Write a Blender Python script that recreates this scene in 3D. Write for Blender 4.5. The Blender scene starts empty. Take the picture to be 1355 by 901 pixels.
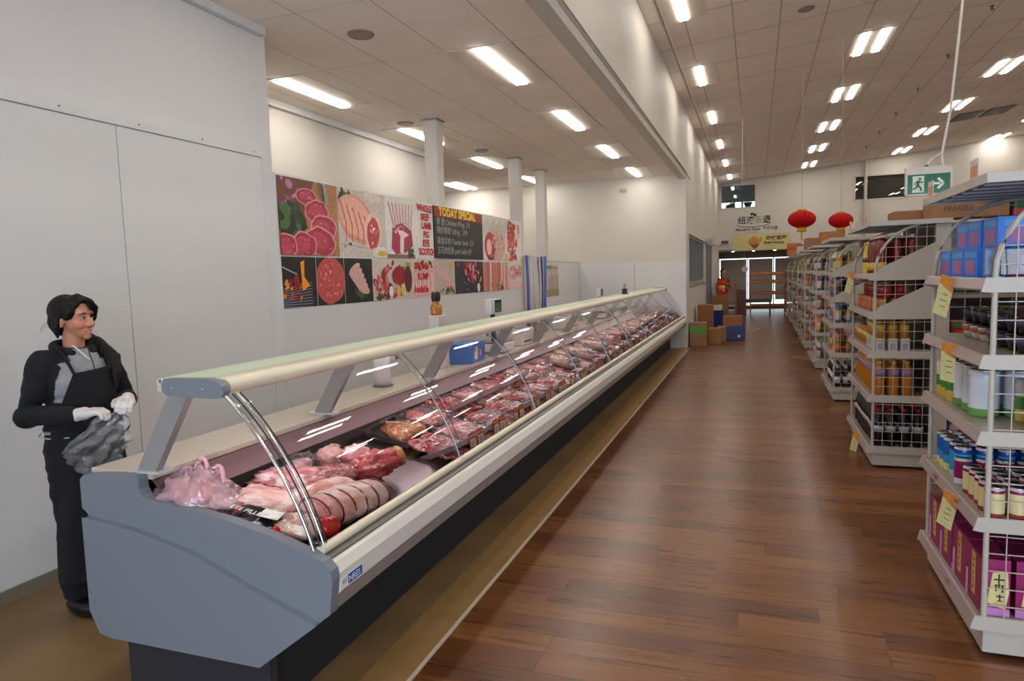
import bpy, math, random
from mathutils import Vector, Matrix, noise
random.seed(7)
SC = bpy.context.scene
COL = SC.collection
R = math.radians
# ---------------------------------------------------------------- camera
cam_d = bpy.data.cameras.new('camera'); cam = bpy.data.objects.new('camera', cam_d); COL.objects.link(cam)
cam_d.sensor_width = 36.0; cam_d.sensor_fit = 'HORIZONTAL'; cam_d.lens = 898.1 / 1355 * 36
cam_d.clip_start = 0.05; cam_d.clip_end = 200
_r = Vector((0.94104906, 0.33684271, -0.03104294)); _u = Vector((-0.00255142, 0.09883503, 0.99510056)); _f = Vector((-0.3382605, 0.93635924, -0.09386804))
cam.matrix_world = Matrix(((_r.x, _u.x, -_f.x, 0), (_r.y, _u.y, -_f.y, 0), (_r.z, _u.z, -_f.z, 1.6), (0, 0, 0, 1)))
SC.camera = cam
# ---------------------------------------------------------------- world, exposure, large lights
SC.view_settings.view_transform = 'Standard'; SC.view_settings.look = 'None'
SC.view_settings.exposure = 0.34; SC.view_settings.gamma = 1.0; SC.view_settings.use_curve_mapping = False
W = bpy.data.worlds.new('sky'); SC.world = W; W.use_nodes = True
bg = W.node_tree.nodes['Background']; bg.inputs[0].default_value = (0.80, 0.90, 1.0, 1); bg.inputs[1].default_value = 2.2
def area(name, loc, rot, sx, sy, power, col):
    l = bpy.data.lights.new(name, 'AREA'); l.shape = 'RECTANGLE'; l.size = sx; l.size_y = sy; l.energy = power; l.color = col
    o = bpy.data.objects.new(name, l); COL.objects.link(o); o.location = loc; o.rotation_euler = rot; return o
# daylight through the shop windows behind the photographer
area('window_daylight', (2.4, -4.2, 1.7), (R(90), 0, 0), 7.0, 2.6, 230, (0.66, 0.79, 1.0))
LIGHT = 20.0         # strength of the fluorescent tubes
# ---------------------------------------------------------------- helpers
def s2l(v):
    v = v / 255.0
    return v / 12.92 if v <= 0.04045 else ((v + 0.055) / 1.055) ** 2.4
def C(r, g, b): return (s2l(r), s2l(g), s2l(b))
def jit(c, a=0.12, rnd=random):
    k = 1 + rnd.uniform(-a, a); return tuple(min(1, max(0, x * k)) for x in c)
class MB:
    def __init__(s): s.v = []; s.f = []; s.c = []; s.s = []; s.m = []
    def add(s, vs, fs, col=(.8, .8, .8), smooth=False, mi=0):
        n = len(s.v); s.v += [tuple(p) for p in vs]
        many = isinstance(col, list)
        for i, f in enumerate(fs):
            s.f.append(tuple(n + k for k in f)); s.c.append(col[i] if many else col); s.s.append(smooth); s.m.append(mi)
        return s
    def box(s, x0, x1, y0, y1, z0, z1, col=(.8, .8, .8), mi=0):
        vs = [(x0, y0, z0), (x1, y0, z0), (x1, y1, z0), (x0, y1, z0), (x0, y0, z1), (x1, y0, z1), (x1, y1, z1), (x0, y1, z1)]
        # faces: bottom, top, -y, +x, +y, -x
        return s.add(vs, [(3, 2, 1, 0), (4, 5, 6, 7), (0, 1, 5, 4), (1, 2, 6, 5), (2, 3, 7, 6), (3, 0, 4, 7)], col, False, mi)
    def prism(s, poly, axis, a0, a1, col=(.8, .8, .8), smooth=False, mi=0):
        # poly of (p,q): axis 'y' -> (x,z) ; 'x' -> (y,z) ; 'z' -> (x,y)
        def P(p, q, a): return {'y': (p, a, q), 'x': (a, p, q), 'z': (p, q, a)}[axis]
        n = len(poly); vs = [P(p, q, a0) for p, q in poly] + [P(p, q, a1) for p, q in poly]
        fs = [tuple(range(n)), tuple(range(2 * n - 1, n - 1, -1))]
        s.add(vs, fs, col, False, mi)
        return s.add(vs, [(i, (i + 1) % n, n + (i + 1) % n, n + i) for i in range(n)], col, smooth, mi)
    def sweep(s, prof, y0, y1, col, smooth=True, mi=0):       # open profile (x,z) along y
        n = len(prof); vs = [(x, y0, z) for x, z in prof] + [(x, y1, z) for x, z in prof]
        return s.add(vs, [(i, i + 1, n + i + 1, n + i) for i in range(n - 1)], col, smooth, mi)
    def lathe(s, prof, cols=None, seg=12, cx=0, cy=0, col=(.8, .8, .8), sx=1, sy=1, mi=0, smooth=True):
        n = len(prof); vs = []
        for r, z in prof:
            for k in range(seg):
                a = 2 * math.pi * k / seg; vs.append((cx + r * sx * math.cos(a), cy + r * sy * math.sin(a), z))
        fs = []; cc = []
        for i in range(n - 1):
            for k in range(seg):
                k2 = (k + 1) % seg; fs.append((i * seg + k, i * seg + k2, (i + 1) * seg + k2, (i + 1) * seg + k))
                cc.append(cols[i] if cols else col)
        s.add(vs, fs, cc, smooth, mi)
        b = len(s.v) - n * seg
        s.f.append(tuple(b + k for k in range(seg - 1, -1, -1))); s.c.append(cols[0] if cols else col); s.s.append(False); s.m.append(mi)
        s.f.append(tuple(b + (n - 1) * seg + k for k in range(seg))); s.c.append(cols[-1] if cols else col); s.s.append(False); s.m.append(mi)
        return s
    def tube(s, pts, r, seg=6, col=(.8, .8, .8), mi=0, closed=False):
        pts = [Vector(p) for p in pts]; n = len(pts); vs = []
        rr = r if isinstance(r, (list, tuple)) else [r] * n
        for i, p in enumerate(pts):
            t = (pts[min(i + 1, n - 1)] - pts[max(i - 1, 0)]).normalized()
            a = Vector((0, 0, 1)) if abs(t.z) < .9 else Vector((1, 0, 0))
            u = t.cross(a).normalized(); w = t.cross(u)
            for k in range(seg):
                th = 2 * math.pi * k / seg; vs.append(p + (u * math.cos(th) + w * math.sin(th)) * rr[i])
        fs = [(i * seg + k, i * seg + (k + 1) % seg, (i + 1) * seg + (k + 1) % seg, (i + 1) * seg + k) for i in range(n - 1) for k in range(seg)]
        s.add(vs, fs, col, True, mi)
        return s.add([vs[k] for k in range(seg)] + [vs[(n - 1) * seg + k] for k in range(seg)], [tuple(range(seg)), tuple(range(2 * seg - 1, seg - 1, -1))], col, False, mi)
    def ellip(s, c, r, col=(.8, .8, .8), seg=12, rings=8, nz=0, freq=3, seed=0, mi=0, fn=None):
        vs = []; 
        for i in range(1, rings):
            ph = math.pi * i / rings
            for k in range(seg):
                th = 2 * math.pi * k / seg; d = Vector((math.sin(ph) * math.cos(th), math.sin(ph) * math.sin(th), math.cos(ph)))
                kk = 1 + nz * (noise.noise(d * freq + Vector((seed, seed * 1.7, 0))) + .45 * noise.noise(d * freq * 2.7 + Vector((seed, 3, seed)))) if nz else 1
                p = Vector((d.x * r[0], d.y * r[1], d.z * r[2])) * kk
                if fn: p = fn(p)
                vs.append((c[0] + p.x, c[1] + p.y, c[2] + p.z))
        fs = [((i) * seg + k, (i + 1) * seg + k, (i + 1) * seg + (k + 1) % seg, i * seg + (k + 1) % seg) for i in range(rings - 2) for k in range(seg)]
        t = Vector((0, 0, r[2])); b = Vector((0, 0, -r[2]))
        if fn: t = fn(t); b = fn(b)
        vs.append((c[0] + t.x, c[1] + t.y, c[2] + t.z)); vs.append((c[0] + b.x, c[1] + b.y, c[2] + b.z))
        nt = len(vs) - 2; fs += [(nt, k, (k + 1) % seg) for k in range(seg)]
        o = (rings - 2) * seg; fs += [(nt + 1, o + (k + 1) % seg, o + k) for k in range(seg)]
        return s.add(vs, fs, col, True, mi)
    def grid(s, fn, nu, nv, col, smooth=True, mi=0):
        vs = [fn(i / nu, j / nv) for j in range(nv + 1) for i in range(nu + 1)]; w = nu + 1
        fs = [(j * w + i, j * w + i + 1, (j + 1) * w + i + 1, (j + 1) * w + i) for j in range(nv) for i in range(nu)]
        return s.add(vs, fs, col, smooth, mi)
    def xf(s, M, start=0):
        s.v[start:] = [tuple(M @ Vector(p)) for p in s.v[start:]]; return s
    def mesh(s, name, mats):
        me = bpy.data.meshes.new(name); me.from_pydata(s.v, [], s.f)
        me.polygons.foreach_set('use_smooth', s.s); me.polygons.foreach_set('material_index', s.m)
        a = me.color_attributes.new('Col', 'FLOAT_COLOR', 'CORNER'); buf = []
        for f, c in zip(s.f, s.c): buf += [c[0], c[1], c[2], 1.0] * len(f)
        a.data.foreach_set('color', buf)
        for m in (mats if isinstance(mats, (list, tuple)) else [mats]): me.materials.append(m)
        return me
    def build(s, name, mats, parent=None, loc=None, bevel=0, segs=2):
        o = bpy.data.objects.new(name, s.mesh(name, mats)); COL.objects.link(o)
        if parent: o.parent = parent
        if loc: o.location = loc
        if bevel:
            b = o.modifiers.new('bevel', 'BEVEL'); b.width = bevel; b.segments = segs; b.limit_method = 'ANGLE'; b.angle_limit = R(40)
        return o
LABELS = {}
def tag(o, label=None, cat=None, group=None, kind=None):
    if label: o['label'] = label
    if cat: o['category'] = cat
    if group: o['group'] = group
    if kind: o['kind'] = kind
    return o
def empty(name, label, cat, loc=(0, 0, 0), rz=0, group=None):
    o = bpy.data.objects.new(name, None); COL.objects.link(o); o.location = loc; o.rotation_euler = (0, 0, rz)
    o.empty_display_size = .05
    return tag(o, label, cat, group)
KIDS = {}
def dup(root, loc, rz=0, label=None, group=None, sc=None):
    def cp(o, parent):
        c = o.copy(); COL.objects.link(c)
        if parent: c.parent = parent
        for ch in kids(o): cp(ch, c)
        return c
    def kids(o):
        if o.name not in KIDS: KIDS[o.name] = [x for x in o.children]
        return KIDS[o.name]
    r = cp(root, None); r.location = loc; r.rotation_euler = (0, 0, rz)
    if label: r['label'] = label
    if group: r['group'] = group
    if sc: r.scale = (sc, sc, sc) if not isinstance(sc, tuple) else sc
    return r
class Proto:      # first use moves the source itself, later uses copy it
    def __init__(s, root): s.root = root; s.used = False
    def put(s, loc, rz=0, label=None, group=None, sc=None):
        if s.used: return dup(s.root, loc, rz, label, group, sc)
        s.used = True; r = s.root
        s.root_copy_loc = loc; r.location = loc; r.rotation_euler = (0, 0, rz)
        if label: r['label'] = label
        if group: r['group'] = group
        if sc: r.scale = (sc, sc, sc) if not isinstance(sc, tuple) else sc
        return r
ORD = ['first', 'second', 'third', 'fourth', 'fifth', 'sixth', 'seventh', 'eighth', 'ninth', 'tenth', 'eleventh', 'twelfth', 'thirteenth', 'fourteenth', 'fifteenth', 'sixteenth', 'seventeenth', 'eighteenth', 'nineteenth', 'twentieth', 'twenty-first', 'twenty-second', 'twenty-third', 'twenty-fourth', 'twenty-fifth', 'twenty-sixth', 'twenty-seventh', 'twenty-eighth', 'twenty-ninth', 'thirtieth', 'thirty-first', 'thirty-second', 'thirty-third', 'thirty-fourth', 'thirty-fifth']
# ---------------------------------------------------------------- materials
MATS = {}
def mat(name, base=(.8, .8, .8), rough=.5, metal=0, attr=False, nscale=0, namt=0, bump=0, bscale=40, spec=.5, trans=0, emit=0, coat=0, alpha=1, stretch=None):
    if name in MATS: return MATS[name]
    m = bpy.data.materials.new(name); m.use_nodes = True; nt = m.node_tree; N = nt.nodes; L = nt.links
    b = N['Principled BSDF']; b.inputs['Roughness'].default_value = rough; b.inputs['Metallic'].default_value = metal
    b.inputs['Specular IOR Level'].default_value = spec; b.inputs['Coat Weight'].default_value = coat; b.inputs['Coat Roughness'].default_value = .12
    b.inputs['Transmission Weight'].default_value = trans; b.inputs['Alpha'].default_value = alpha
    b.inputs['Base Color'].default_value = (*base, 1)
    src = None
    if attr:
        a = N.new('ShaderNodeAttribute'); a.attribute_name = 'Col'; src = a.outputs['Color']
    tc = N.new('ShaderNodeTexCoord'); co = tc.outputs['Object']
    if stretch:
        mp = N.new('ShaderNodeMapping'); mp.inputs['Scale'].default_value = stretch; L.new(co, mp.inputs['Vector']); co = mp.outputs['Vector']
    if namt:
        n = N.new('ShaderNodeTexNoise'); n.inputs['Scale'].default_value = nscale; n.inputs['Detail'].default_value = 5; L.new(co, n.inputs['Vector'])
        mr = N.new('ShaderNodeMapRange'); mr.inputs['From Min'].default_value = .3; mr.inputs['From Max'].default_value = .7
        mr.inputs['To Min'].default_value = 1 - namt; mr.inputs['To Max'].default_value = 1 + namt; L.new(n.outputs['Fac'], mr.inputs['Value'])
        mx = N.new('ShaderNodeVectorMath'); mx.operation = 'SCALE'
        if src: L.new(src, mx.inputs[0])
        else: mx.inputs[0].default_value = base
        L.new(mr.outputs['Result'], mx.inputs['Scale']); src = mx.outputs['Vector']
    if src: L.new(src, b.inputs['Base Color'])
    if bump:
        n2 = N.new('ShaderNodeTexNoise'); n2.inputs['Scale'].default_value = bscale; n2.inputs['Detail'].default_value = 4; L.new(co, n2.inputs['Vector'])
        bp = N.new('ShaderNodeBump'); bp.inputs['Strength'].default_value = bump; bp.inputs['Distance'].default_value = .01
        L.new(n2.outputs['Fac'], bp.inputs['Height']); L.new(bp.outputs['Normal'], b.inputs['Normal'])
    if emit:
        b.inputs['Emission Color'].default_value = (*base, 1); b.inputs['Emission Strength'].default_value = emit
    MATS[name] = m; return m
def glassmat(name, tint=(1, 1, 1), rough=0.0, bump=0, bscale=20, boost=0.0, haze=0.0, hazecol=(1, 1, 1)):
    m = bpy.data.materials.new(name); m.use_nodes = True; nt = m.node_tree; N = nt.nodes; L = nt.links; N.clear()
    out = N.new('ShaderNodeOutputMaterial'); tr = N.new('ShaderNodeBsdfTransparent'); tr.inputs[0].default_value = (*tint, 1)
    gl = N.new('ShaderNodeBsdfAnisotropic'); gl.inputs['Roughness'].default_value = rough
    fr = N.new('ShaderNodeFresnel'); fr.inputs['IOR'].default_value = 1.45
    mx = N.new('ShaderNodeMixShader'); ad = N.new('ShaderNodeMath'); ad.operation = 'ADD'; ad.inputs[1].default_value = boost; ad.use_clamp = True
    L.new(fr.outputs[0], ad.inputs[0]); L.new(ad.outputs[0], mx.inputs[0]); L.new(gl.outputs[0], mx.inputs[2])
    if haze:
        df = N.new('ShaderNodeBsdfDiffuse'); df.inputs[0].default_value = (*hazecol, 1)
        m2 = N.new('ShaderNodeMixShader'); m2.inputs[0].default_value = haze; L.new(tr.outputs[0], m2.inputs[1]); L.new(df.outputs[0], m2.inputs[2]); L.new(m2.outputs[0], mx.inputs[1])
    else: L.new(tr.outputs[0], mx.inputs[1])
    if bump:
        tc = N.new('ShaderNodeTexCoord'); n2 = N.new('ShaderNodeTexNoise'); n2.inputs['Scale'].default_value = bscale; n2.inputs['Detail'].default_value = 2; n2.inputs['Distortion'].default_value = .6
        oi = N.new('ShaderNodeObjectInfo'); vm = N.new('ShaderNodeVectorMath'); vm.operation = 'ADD'
        L.new(tc.outputs['Object'], vm.inputs[0]); L.new(oi.outputs['Location'], vm.inputs[1]); L.new(vm.outputs[0], n2.inputs['Vector'])
        bp = N.new('ShaderNodeBump'); bp.inputs['Strength'].default_value = bump; bp.inputs['Distance'].default_value = .02
        L.new(n2.outputs['Fac'], bp.inputs['Height']); L.new(bp.outputs['Normal'], gl.inputs['Normal']); L.new(bp.outputs['Normal'], fr.inputs['Normal'])
    L.new(mx.outputs[0], out.inputs[0]); MATS[name] = m; return m
def emis(name, col, st):
    m = bpy.data.materials.new(name); m.use_nodes = True; nt = m.node_tree; nt.nodes.clear()
    o = nt.nodes.new('ShaderNodeOutputMaterial'); e = nt.nodes.new('ShaderNodeEmission'); e.inputs[0].default_value = (*col, 1); e.inputs[1].default_value = st
    nt.links.new(e.outputs[0], o.inputs[0]); MATS[name] = m; return m
M_WALL = mat('wall_paint', C(208, 202, 193), .6, bump=.03, bscale=60, nscale=1.2, namt=.02)
M_WALL_DAYLIT = mat('wall_paint_daylit', C(214, 213, 213), .6, bump=.03, bscale=60, nscale=1.2, namt=.02)  # same wall paint, lighter and cooler: near daylight put into the colour
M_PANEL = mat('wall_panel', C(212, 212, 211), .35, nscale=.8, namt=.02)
M_TILE = mat('ceiling_tile', C(246, 234, 224), .85, nscale=3, namt=.03, bump=.05, bscale=120)
M_TBAR = mat('ceiling_bar', C(190, 178, 168), .5)
M_TUBE = emis('fluorescent_tube', (1.0, .93, .83), LIGHT)
M_TUBE2 = emis('fluorescent_tube_counter', (1.0, .94, .86), LIGHT * 1.2)
M_MATTE = mat('matte', attr=True, rough=.75)
M_PLAS = mat('plastic', attr=True, rough=.35)
M_GLOSS = mat('glossy_plastic', attr=True, rough=.15)
M_CARD = mat('cardboard', attr=True, rough=.85, nscale=8, namt=.08)
M_STEEL = mat('steel', C(128, 114, 117), .28, metal=1, nscale=6, namt=.05, stretch=(1, 12, 1))
M_CHROME = mat('chrome', C(215, 215, 215), .12, metal=1)
M_CAN = mat('can_metal', attr=True, rough=.25, metal=.9)
M_RACK = mat('white_powdercoat', C(182, 175, 165), .45)
M_POST = mat('poster_print', attr=True, rough=.42, nscale=30, namt=.15)
M_PRINT = mat('print', attr=True, rough=.45, nscale=60, namt=.10)
M_CLOTH = mat('cloth', attr=True, rough=.95, bump=.35, bscale=90, nscale=30, namt=.1)
M_SKIN = mat('skin', attr=True, rough=.5)
M_HAIR = mat('hair', C(17, 12, 10), .5, bump=.4, bscale=30, stretch=(9, 9, 1), spec=.25)
M_GLASS = glassmat('clear_glass', (.93, .95, .94), 0.0, boost=.015)
M_FILM = glassmat('cling_film', (.99, .98, .99), .07, bump=.9, bscale=11, boost=.02)
M_BAG = glassmat('thin_plastic_bag', (1, .93, .94), .18, bump=1, bscale=17, boost=.08, haze=.34, hazecol=C(255, 214, 224))
M_POLY2 = glassmat('held_polythene', (.97, .975, .985), .22, bump=.7, bscale=22, boost=.04, haze=.12, hazecol=(.75, .77, .8))
M_POLY = glassmat('clear_polythene', (.93, .95, .97), .12, bump=1, bscale=16, boost=.02, haze=.05, hazecol=(.7, .72, .76))
M_STRIP = glassmat('clear_strip', (.9, .92, .94), .1, boost=.05, haze=.3, hazecol=(.75, .75, .78))
def woodmat():
    m = bpy.data.materials.new('floor_wood'); m.use_nodes = True; nt = m.node_tree; N = nt.nodes; L = nt.links; b = N['Principled BSDF']
    g = N.new('ShaderNodeNewGeometry'); a = N.new('ShaderNodeAttribute'); a.attribute_name = 'Col'
    oi = N.new('ShaderNodeObjectInfo'); sp = N.new('ShaderNodeSeparateXYZ'); L.new(a.outputs['Color'], sp.inputs[0])
    rn = N.new('ShaderNodeMath'); rn.operation = 'ADD'; L.new(sp.outputs['X'], rn.inputs[0])
    ml = N.new('ShaderNodeMath'); ml.operation = 'MULTIPLY'; L.new(oi.outputs['Random'], ml.inputs[0]); L.new(sp.outputs['Y'], ml.inputs[1]); L.new(ml.outputs[0], rn.inputs[1])
    mp = N.new('ShaderNodeMapping'); mp.inputs['Scale'].default_value = (1.6, 26, 1); L.new(g.outputs['Position'], mp.inputs['Vector'])
    cb = N.new('ShaderNodeCombineXYZ'); m9 = N.new('ShaderNodeMath'); m9.operation = 'MULTIPLY'; m9.inputs[1].default_value = 37; L.new(rn.outputs[0], m9.inputs[0]); L.new(m9.outputs[0], cb.inputs['Z'])
    av = N.new('ShaderNodeVectorMath'); L.new(mp.outputs[0], av.inputs[0]); L.new(cb.outputs[0], av.inputs[1])
    n = N.new('ShaderNodeTexNoise'); n.inputs['Scale'].default_value = 1.6; n.inputs['Detail'].default_value = 6; n.inputs['Roughness'].default_value = .62; L.new(av.outputs[0], n.inputs['Vector'])
    ad = N.new('ShaderNodeMath'); ad.operation = 'MULTIPLY_ADD'; ad.inputs[1].default_value = .30; L.new(rn.outputs[0], ad.inputs[0])
    m2 = N.new('ShaderNodeMath'); m2.operation = 'MULTIPLY_ADD'; m2.inputs[1].default_value = .75; m2.inputs[2].default_value = -.08; L.new(n.outputs['Fac'], m2.inputs[0]); L.new(m2.outputs[0], ad.inputs[2])
    cr = N.new('ShaderNodeValToRGB'); e = cr.color_ramp.elements; e[0].position = .1; e[0].color = (*C(60, 34, 18), 1); e[1].position = .85; e[1].color = (*C(150, 101, 56), 1)
    x = cr.color_ramp.elements.new(.45); x.color = (*C(108, 65, 35), 1)
    L.new(ad.outputs[0], cr.inputs[0]); L.new(cr.outputs[0], b.inputs['Base Color'])
    b.inputs['Roughness'].default_value = .3; b.inputs['Specular IOR Level'].default_value = .5
    mr = N.new('ShaderNodeMapRange'); mr.inputs['To Min'].default_value = .215; mr.inputs['To Max'].default_value = .37; L.new(n.outputs['Fac'], mr.inputs['Value']); L.new(mr.outputs[0], b.inputs['Roughness'])
    return m
M_WOOD = woodmat()
M_CONC = mat('tan_vinyl', C(124, 97, 62), .5, nscale=2.2, namt=.22, bump=.05, bscale=60)
def meatmat(name, lo, hi, fat, fscale=16, th=.56, rough=.28):
    m = bpy.data.materials.new(name); m.use_nodes = True; nt = m.node_tree; N = nt.nodes; L = nt.links; b = N['Principled BSDF']
    tc = N.new('ShaderNodeTexCoord'); oi = N.new('ShaderNodeObjectInfo'); vm = N.new('ShaderNodeVectorMath')
    L.new(tc.outputs['Object'], vm.inputs[0]); L.new(oi.outputs['Location'], vm.inputs[1])
    n = N.new('ShaderNodeTexNoise'); n.inputs['Scale'].default_value = fscale; n.inputs['Detail'].default_value = 4; n.inputs['Distortion'].default_value = 1.2; L.new(vm.outputs[0], n.inputs['Vector'])
    cr = N.new('ShaderNodeValToRGB'); e = cr.color_ramp.elements; e[0].position = .3; e[0].color = (*lo, 1); e[1].position = th; e[1].color = (*hi, 1)
    x = e.new(th + .06); x.color = (*fat, 1); L.new(n.outputs['Fac'], cr.inputs[0]); L.new(cr.outputs[0], b.inputs['Base Color'])
    b.inputs['Roughness'].default_value = rough
    n3 = N.new('ShaderNodeTexNoise'); n3.inputs['Scale'].default_value = 45; L.new(vm.outputs[0], n3.inputs['Vector'])
    bp = N.new('ShaderNodeBump'); bp.inputs['Strength'].default_value = .35; bp.inputs['Distance'].default_value = .01; L.new(n3.outputs['Fac'], bp.inputs['Height']); L.new(bp.outputs[0], b.inputs['Normal'])
    MATS[name] = m; return m
MEAT_RED = meatmat('red_meat', C(176, 44, 58), C(222, 92, 102), C(246, 206, 206))
MEAT_DARK = meatmat('dark_meat', C(132, 34, 46), C(190, 66, 78), C(238, 186, 190))
MEAT_PINK = meatmat('pink_meat', C(220, 124, 134), C(242, 172, 176), C(252, 228, 224), 12, .54)
MEAT_PALE = meatmat('pale_meat', C(232, 176, 150), C(246, 208, 184), C(252, 236, 222), 14, .55)
MEAT_TAN = meatmat('skin_on_pork', C(222, 150, 142), C(246, 194, 186), C(254, 228, 222), 7, .5)
MEAT_MINCE = meatmat('minced_meat', C(196, 70, 72), C(230, 124, 122), C(250, 210, 208), 60, .5)
MEAT_ORANGE = meatmat('marinated_chicken', C(206, 118, 66), C(230, 158, 104), C(246, 206, 160), 18, .56)
def bez(pts, n=24):
    out = []
    for i in range(n + 1):
        t = i / n; q = [Vector(p) for p in pts]
        while len(q) > 1: q = [q[j].lerp(q[j + 1], t) for j in range(len(q) - 1)]
        out.append(tuple(q[0]))
    return out
TEXTS = []
FONT_CJK = None
def text(name, body, parent, loc, rot, size, col, ext=.001, align='LEFT', sx=1.0, bold=0.0):
    TEXTS.append((name, body, parent, loc, rot, size, col, ext, align, sx, bold))
def flush_texts():
    objs = []
    for t in TEXTS:
        cu = bpy.data.curves.new('t', 'FONT'); cu.body = t[1]; cu.size = t[5]; cu.extrude = t[7]; cu.align_x = t[8]; cu.align_y = 'CENTER'; cu.resolution_u = 2; cu.offset = t[10]
        o = bpy.data.objects.new('t', cu); COL.objects.link(o); objs.append(o)
    bpy.context.view_layer.update(); dg = bpy.context.evaluated_depsgraph_get()
    for o, t in zip(objs, TEXTS):
        me = bpy.data.meshes.new_from_object(o.evaluated_get(dg)); me.name = t[0]
        for a in list(me.color_attributes): me.color_attributes.remove(a)
        a = me.color_attributes.new('Col', 'FLOAT_COLOR', 'CORNER'); a.data.foreach_set('color', [t[6][0], t[6][1], t[6][2], 1.0] * len(me.loops))
        me.materials.clear(); me.materials.append(M_PRINT)
        n = bpy.data.objects.new(t[0], me); COL.objects.link(n); n.location = t[3]; n.rotation_euler = t[4]; n.scale = (t[9], 1, 1)
        if t[2]: n.parent = t[2]
        cu = o.data; bpy.data.objects.remove(o); bpy.data.curves.remove(cu)
# ================================================================ THE SETTING
YF = 27.5          # far wall (header)
def cz(x): return 4.85 + .094 * (x + 1.36)     # sloping hall ceiling
def struct(name, mb, m, parent=None, bevel=0):
    o = mb.build(name, m, parent, bevel=bevel)
    if not parent: o['kind'] = 'structure'
    return o
floor = struct('floor', MB().box(-9, 12.2, -4.4, 32, -.06, -.004, C(96, 78, 52)), M_MATTE)
struct('concrete_strip', MB().box(-9, -1.31, -4.4, 14.5, -.003, .0), M_CONC, floor)
struct('border_strip', MB().box(-1.50, -1.31, -4.4, 14.5, .0, .002, C(150, 116, 70)), mat('border_vinyl', attr=True, rough=.5, nscale=12, namt=.12), floor)
struct('joint_strip', MB().box(-1.312, -1.296, -4.4, 14.5, -.003, .006, C(205, 190, 170)), M_PLAS, floor)
PW = .145
pl = MB().box(0, 1, 0, PW - .0015, -.0035, .0, (0, 1, 0)); pme = pl.mesh('plank', M_WOOD)
far = MB(); rr = random.Random(3); cnt = 0
j = 0; y = -1.0
while y < 29.2:
    x = -1.295 - (0 if j % 3 else .0); first = True
    while x < 12:
        ln = rr.choice([.6, .9, 1.2]) if not first else rr.uniform(.3, 1.2); first = False
        x1 = min(x + ln, 12)
        if 1.9 < y < 6.3 and x < 1.9 and cnt < 290:
            o = bpy.data.objects.new('plank', pme); COL.objects.link(o); o.parent = floor; o.location = (x, y, .0); o.scale = (x1 - x - .0015, 1, 1); cnt += 1
        else:
            far.add([(x, y, -.0), (x1 - .0015, y, 0), (x1 - .0015, y + PW - .0015, 0), (x, y + PW - .0015, 0)], [(0, 1, 2, 3)], (rr.random(), 0, 0))
        x = x1
    y += PW; j += 1
tag(far.build('plank_field', M_WOOD, floor), kind='stuff')
struct('plank_underlay', MB().box(-1.296, 12, -4.4, 29.2, -.0039, -.0025, C(52, 30, 18)), M_MATTE, floor)
# --- left wall with its cover panels
wl = struct('wall_left', MB().box(-3.80, -3.65, -4.4, 4.58, 0, 3.7), M_WALL_DAYLIT)
for (a, b) in ((-.9, .78), (.786, 3.155), (3.161, 4.44)):
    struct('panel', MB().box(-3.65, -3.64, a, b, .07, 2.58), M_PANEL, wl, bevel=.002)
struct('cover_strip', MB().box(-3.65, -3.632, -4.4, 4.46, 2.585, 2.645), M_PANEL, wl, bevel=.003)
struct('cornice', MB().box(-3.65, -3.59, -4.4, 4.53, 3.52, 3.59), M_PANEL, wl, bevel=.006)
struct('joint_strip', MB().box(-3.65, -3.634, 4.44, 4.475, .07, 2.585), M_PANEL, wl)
for k in range(9): struct('screw', MB().lathe([(.006, 0), (.004, .004)], seg=8, col=C(110, 106, 100)).xf(Matrix.Translation((-3.632, .2 + k * .52, 2.617)) @ Matrix.Rotation(R(90), 4, 'Y')), M_PLAS, wl)
struct('baseboard_left', MB().box(-3.64, -3.625, -4.4, 4.5, 0, .07, C(120, 112, 96)), M_PLAS)
# --- half height partition that carries the posters
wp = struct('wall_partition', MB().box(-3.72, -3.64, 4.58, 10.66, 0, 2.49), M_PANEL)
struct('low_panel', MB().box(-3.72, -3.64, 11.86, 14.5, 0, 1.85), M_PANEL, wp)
struct('cap', MB().box(-3.73, -3.63, 11.86, 14.5, 1.85, 1.87, C(190, 184, 176)), M_PLAS, wp)
# --- room behind
struct('wall_back', MB().box(-5.13, -4.95, 4.0, 10.12, 0, 3.7), M_WALL)
struct('wall_back_corner', MB().box(-9, -4.95, 10.0, 10.12, 0, 3.7), M_WALL)
struct('wall_back_far', MB().box(-9.1, -8.9, 10.0, 14.7, 0, 3.7), M_WALL)
struct('wall_return', MB().box(-5.0, -3.66, 4.40, 4.56, 0, 3.7), M_WALL)
we = struct('wall_end', MB().box(-9.0, -1.36, 14.5, 14.62, 0, 3.7), M_WALL)
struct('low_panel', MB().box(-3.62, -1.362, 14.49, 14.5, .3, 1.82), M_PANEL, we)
struct('joint_strip', MB().box(-2.44, -2.41, 14.484, 14.49, .3, 1.82, C(196, 190, 184)), M_PLAS, we)
struct('vent_grille', MB().box(-2.72, -2.56, 14.48, 14.5, 3.28, 3.36, C(170, 160, 150)), M_PLAS, we)
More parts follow.
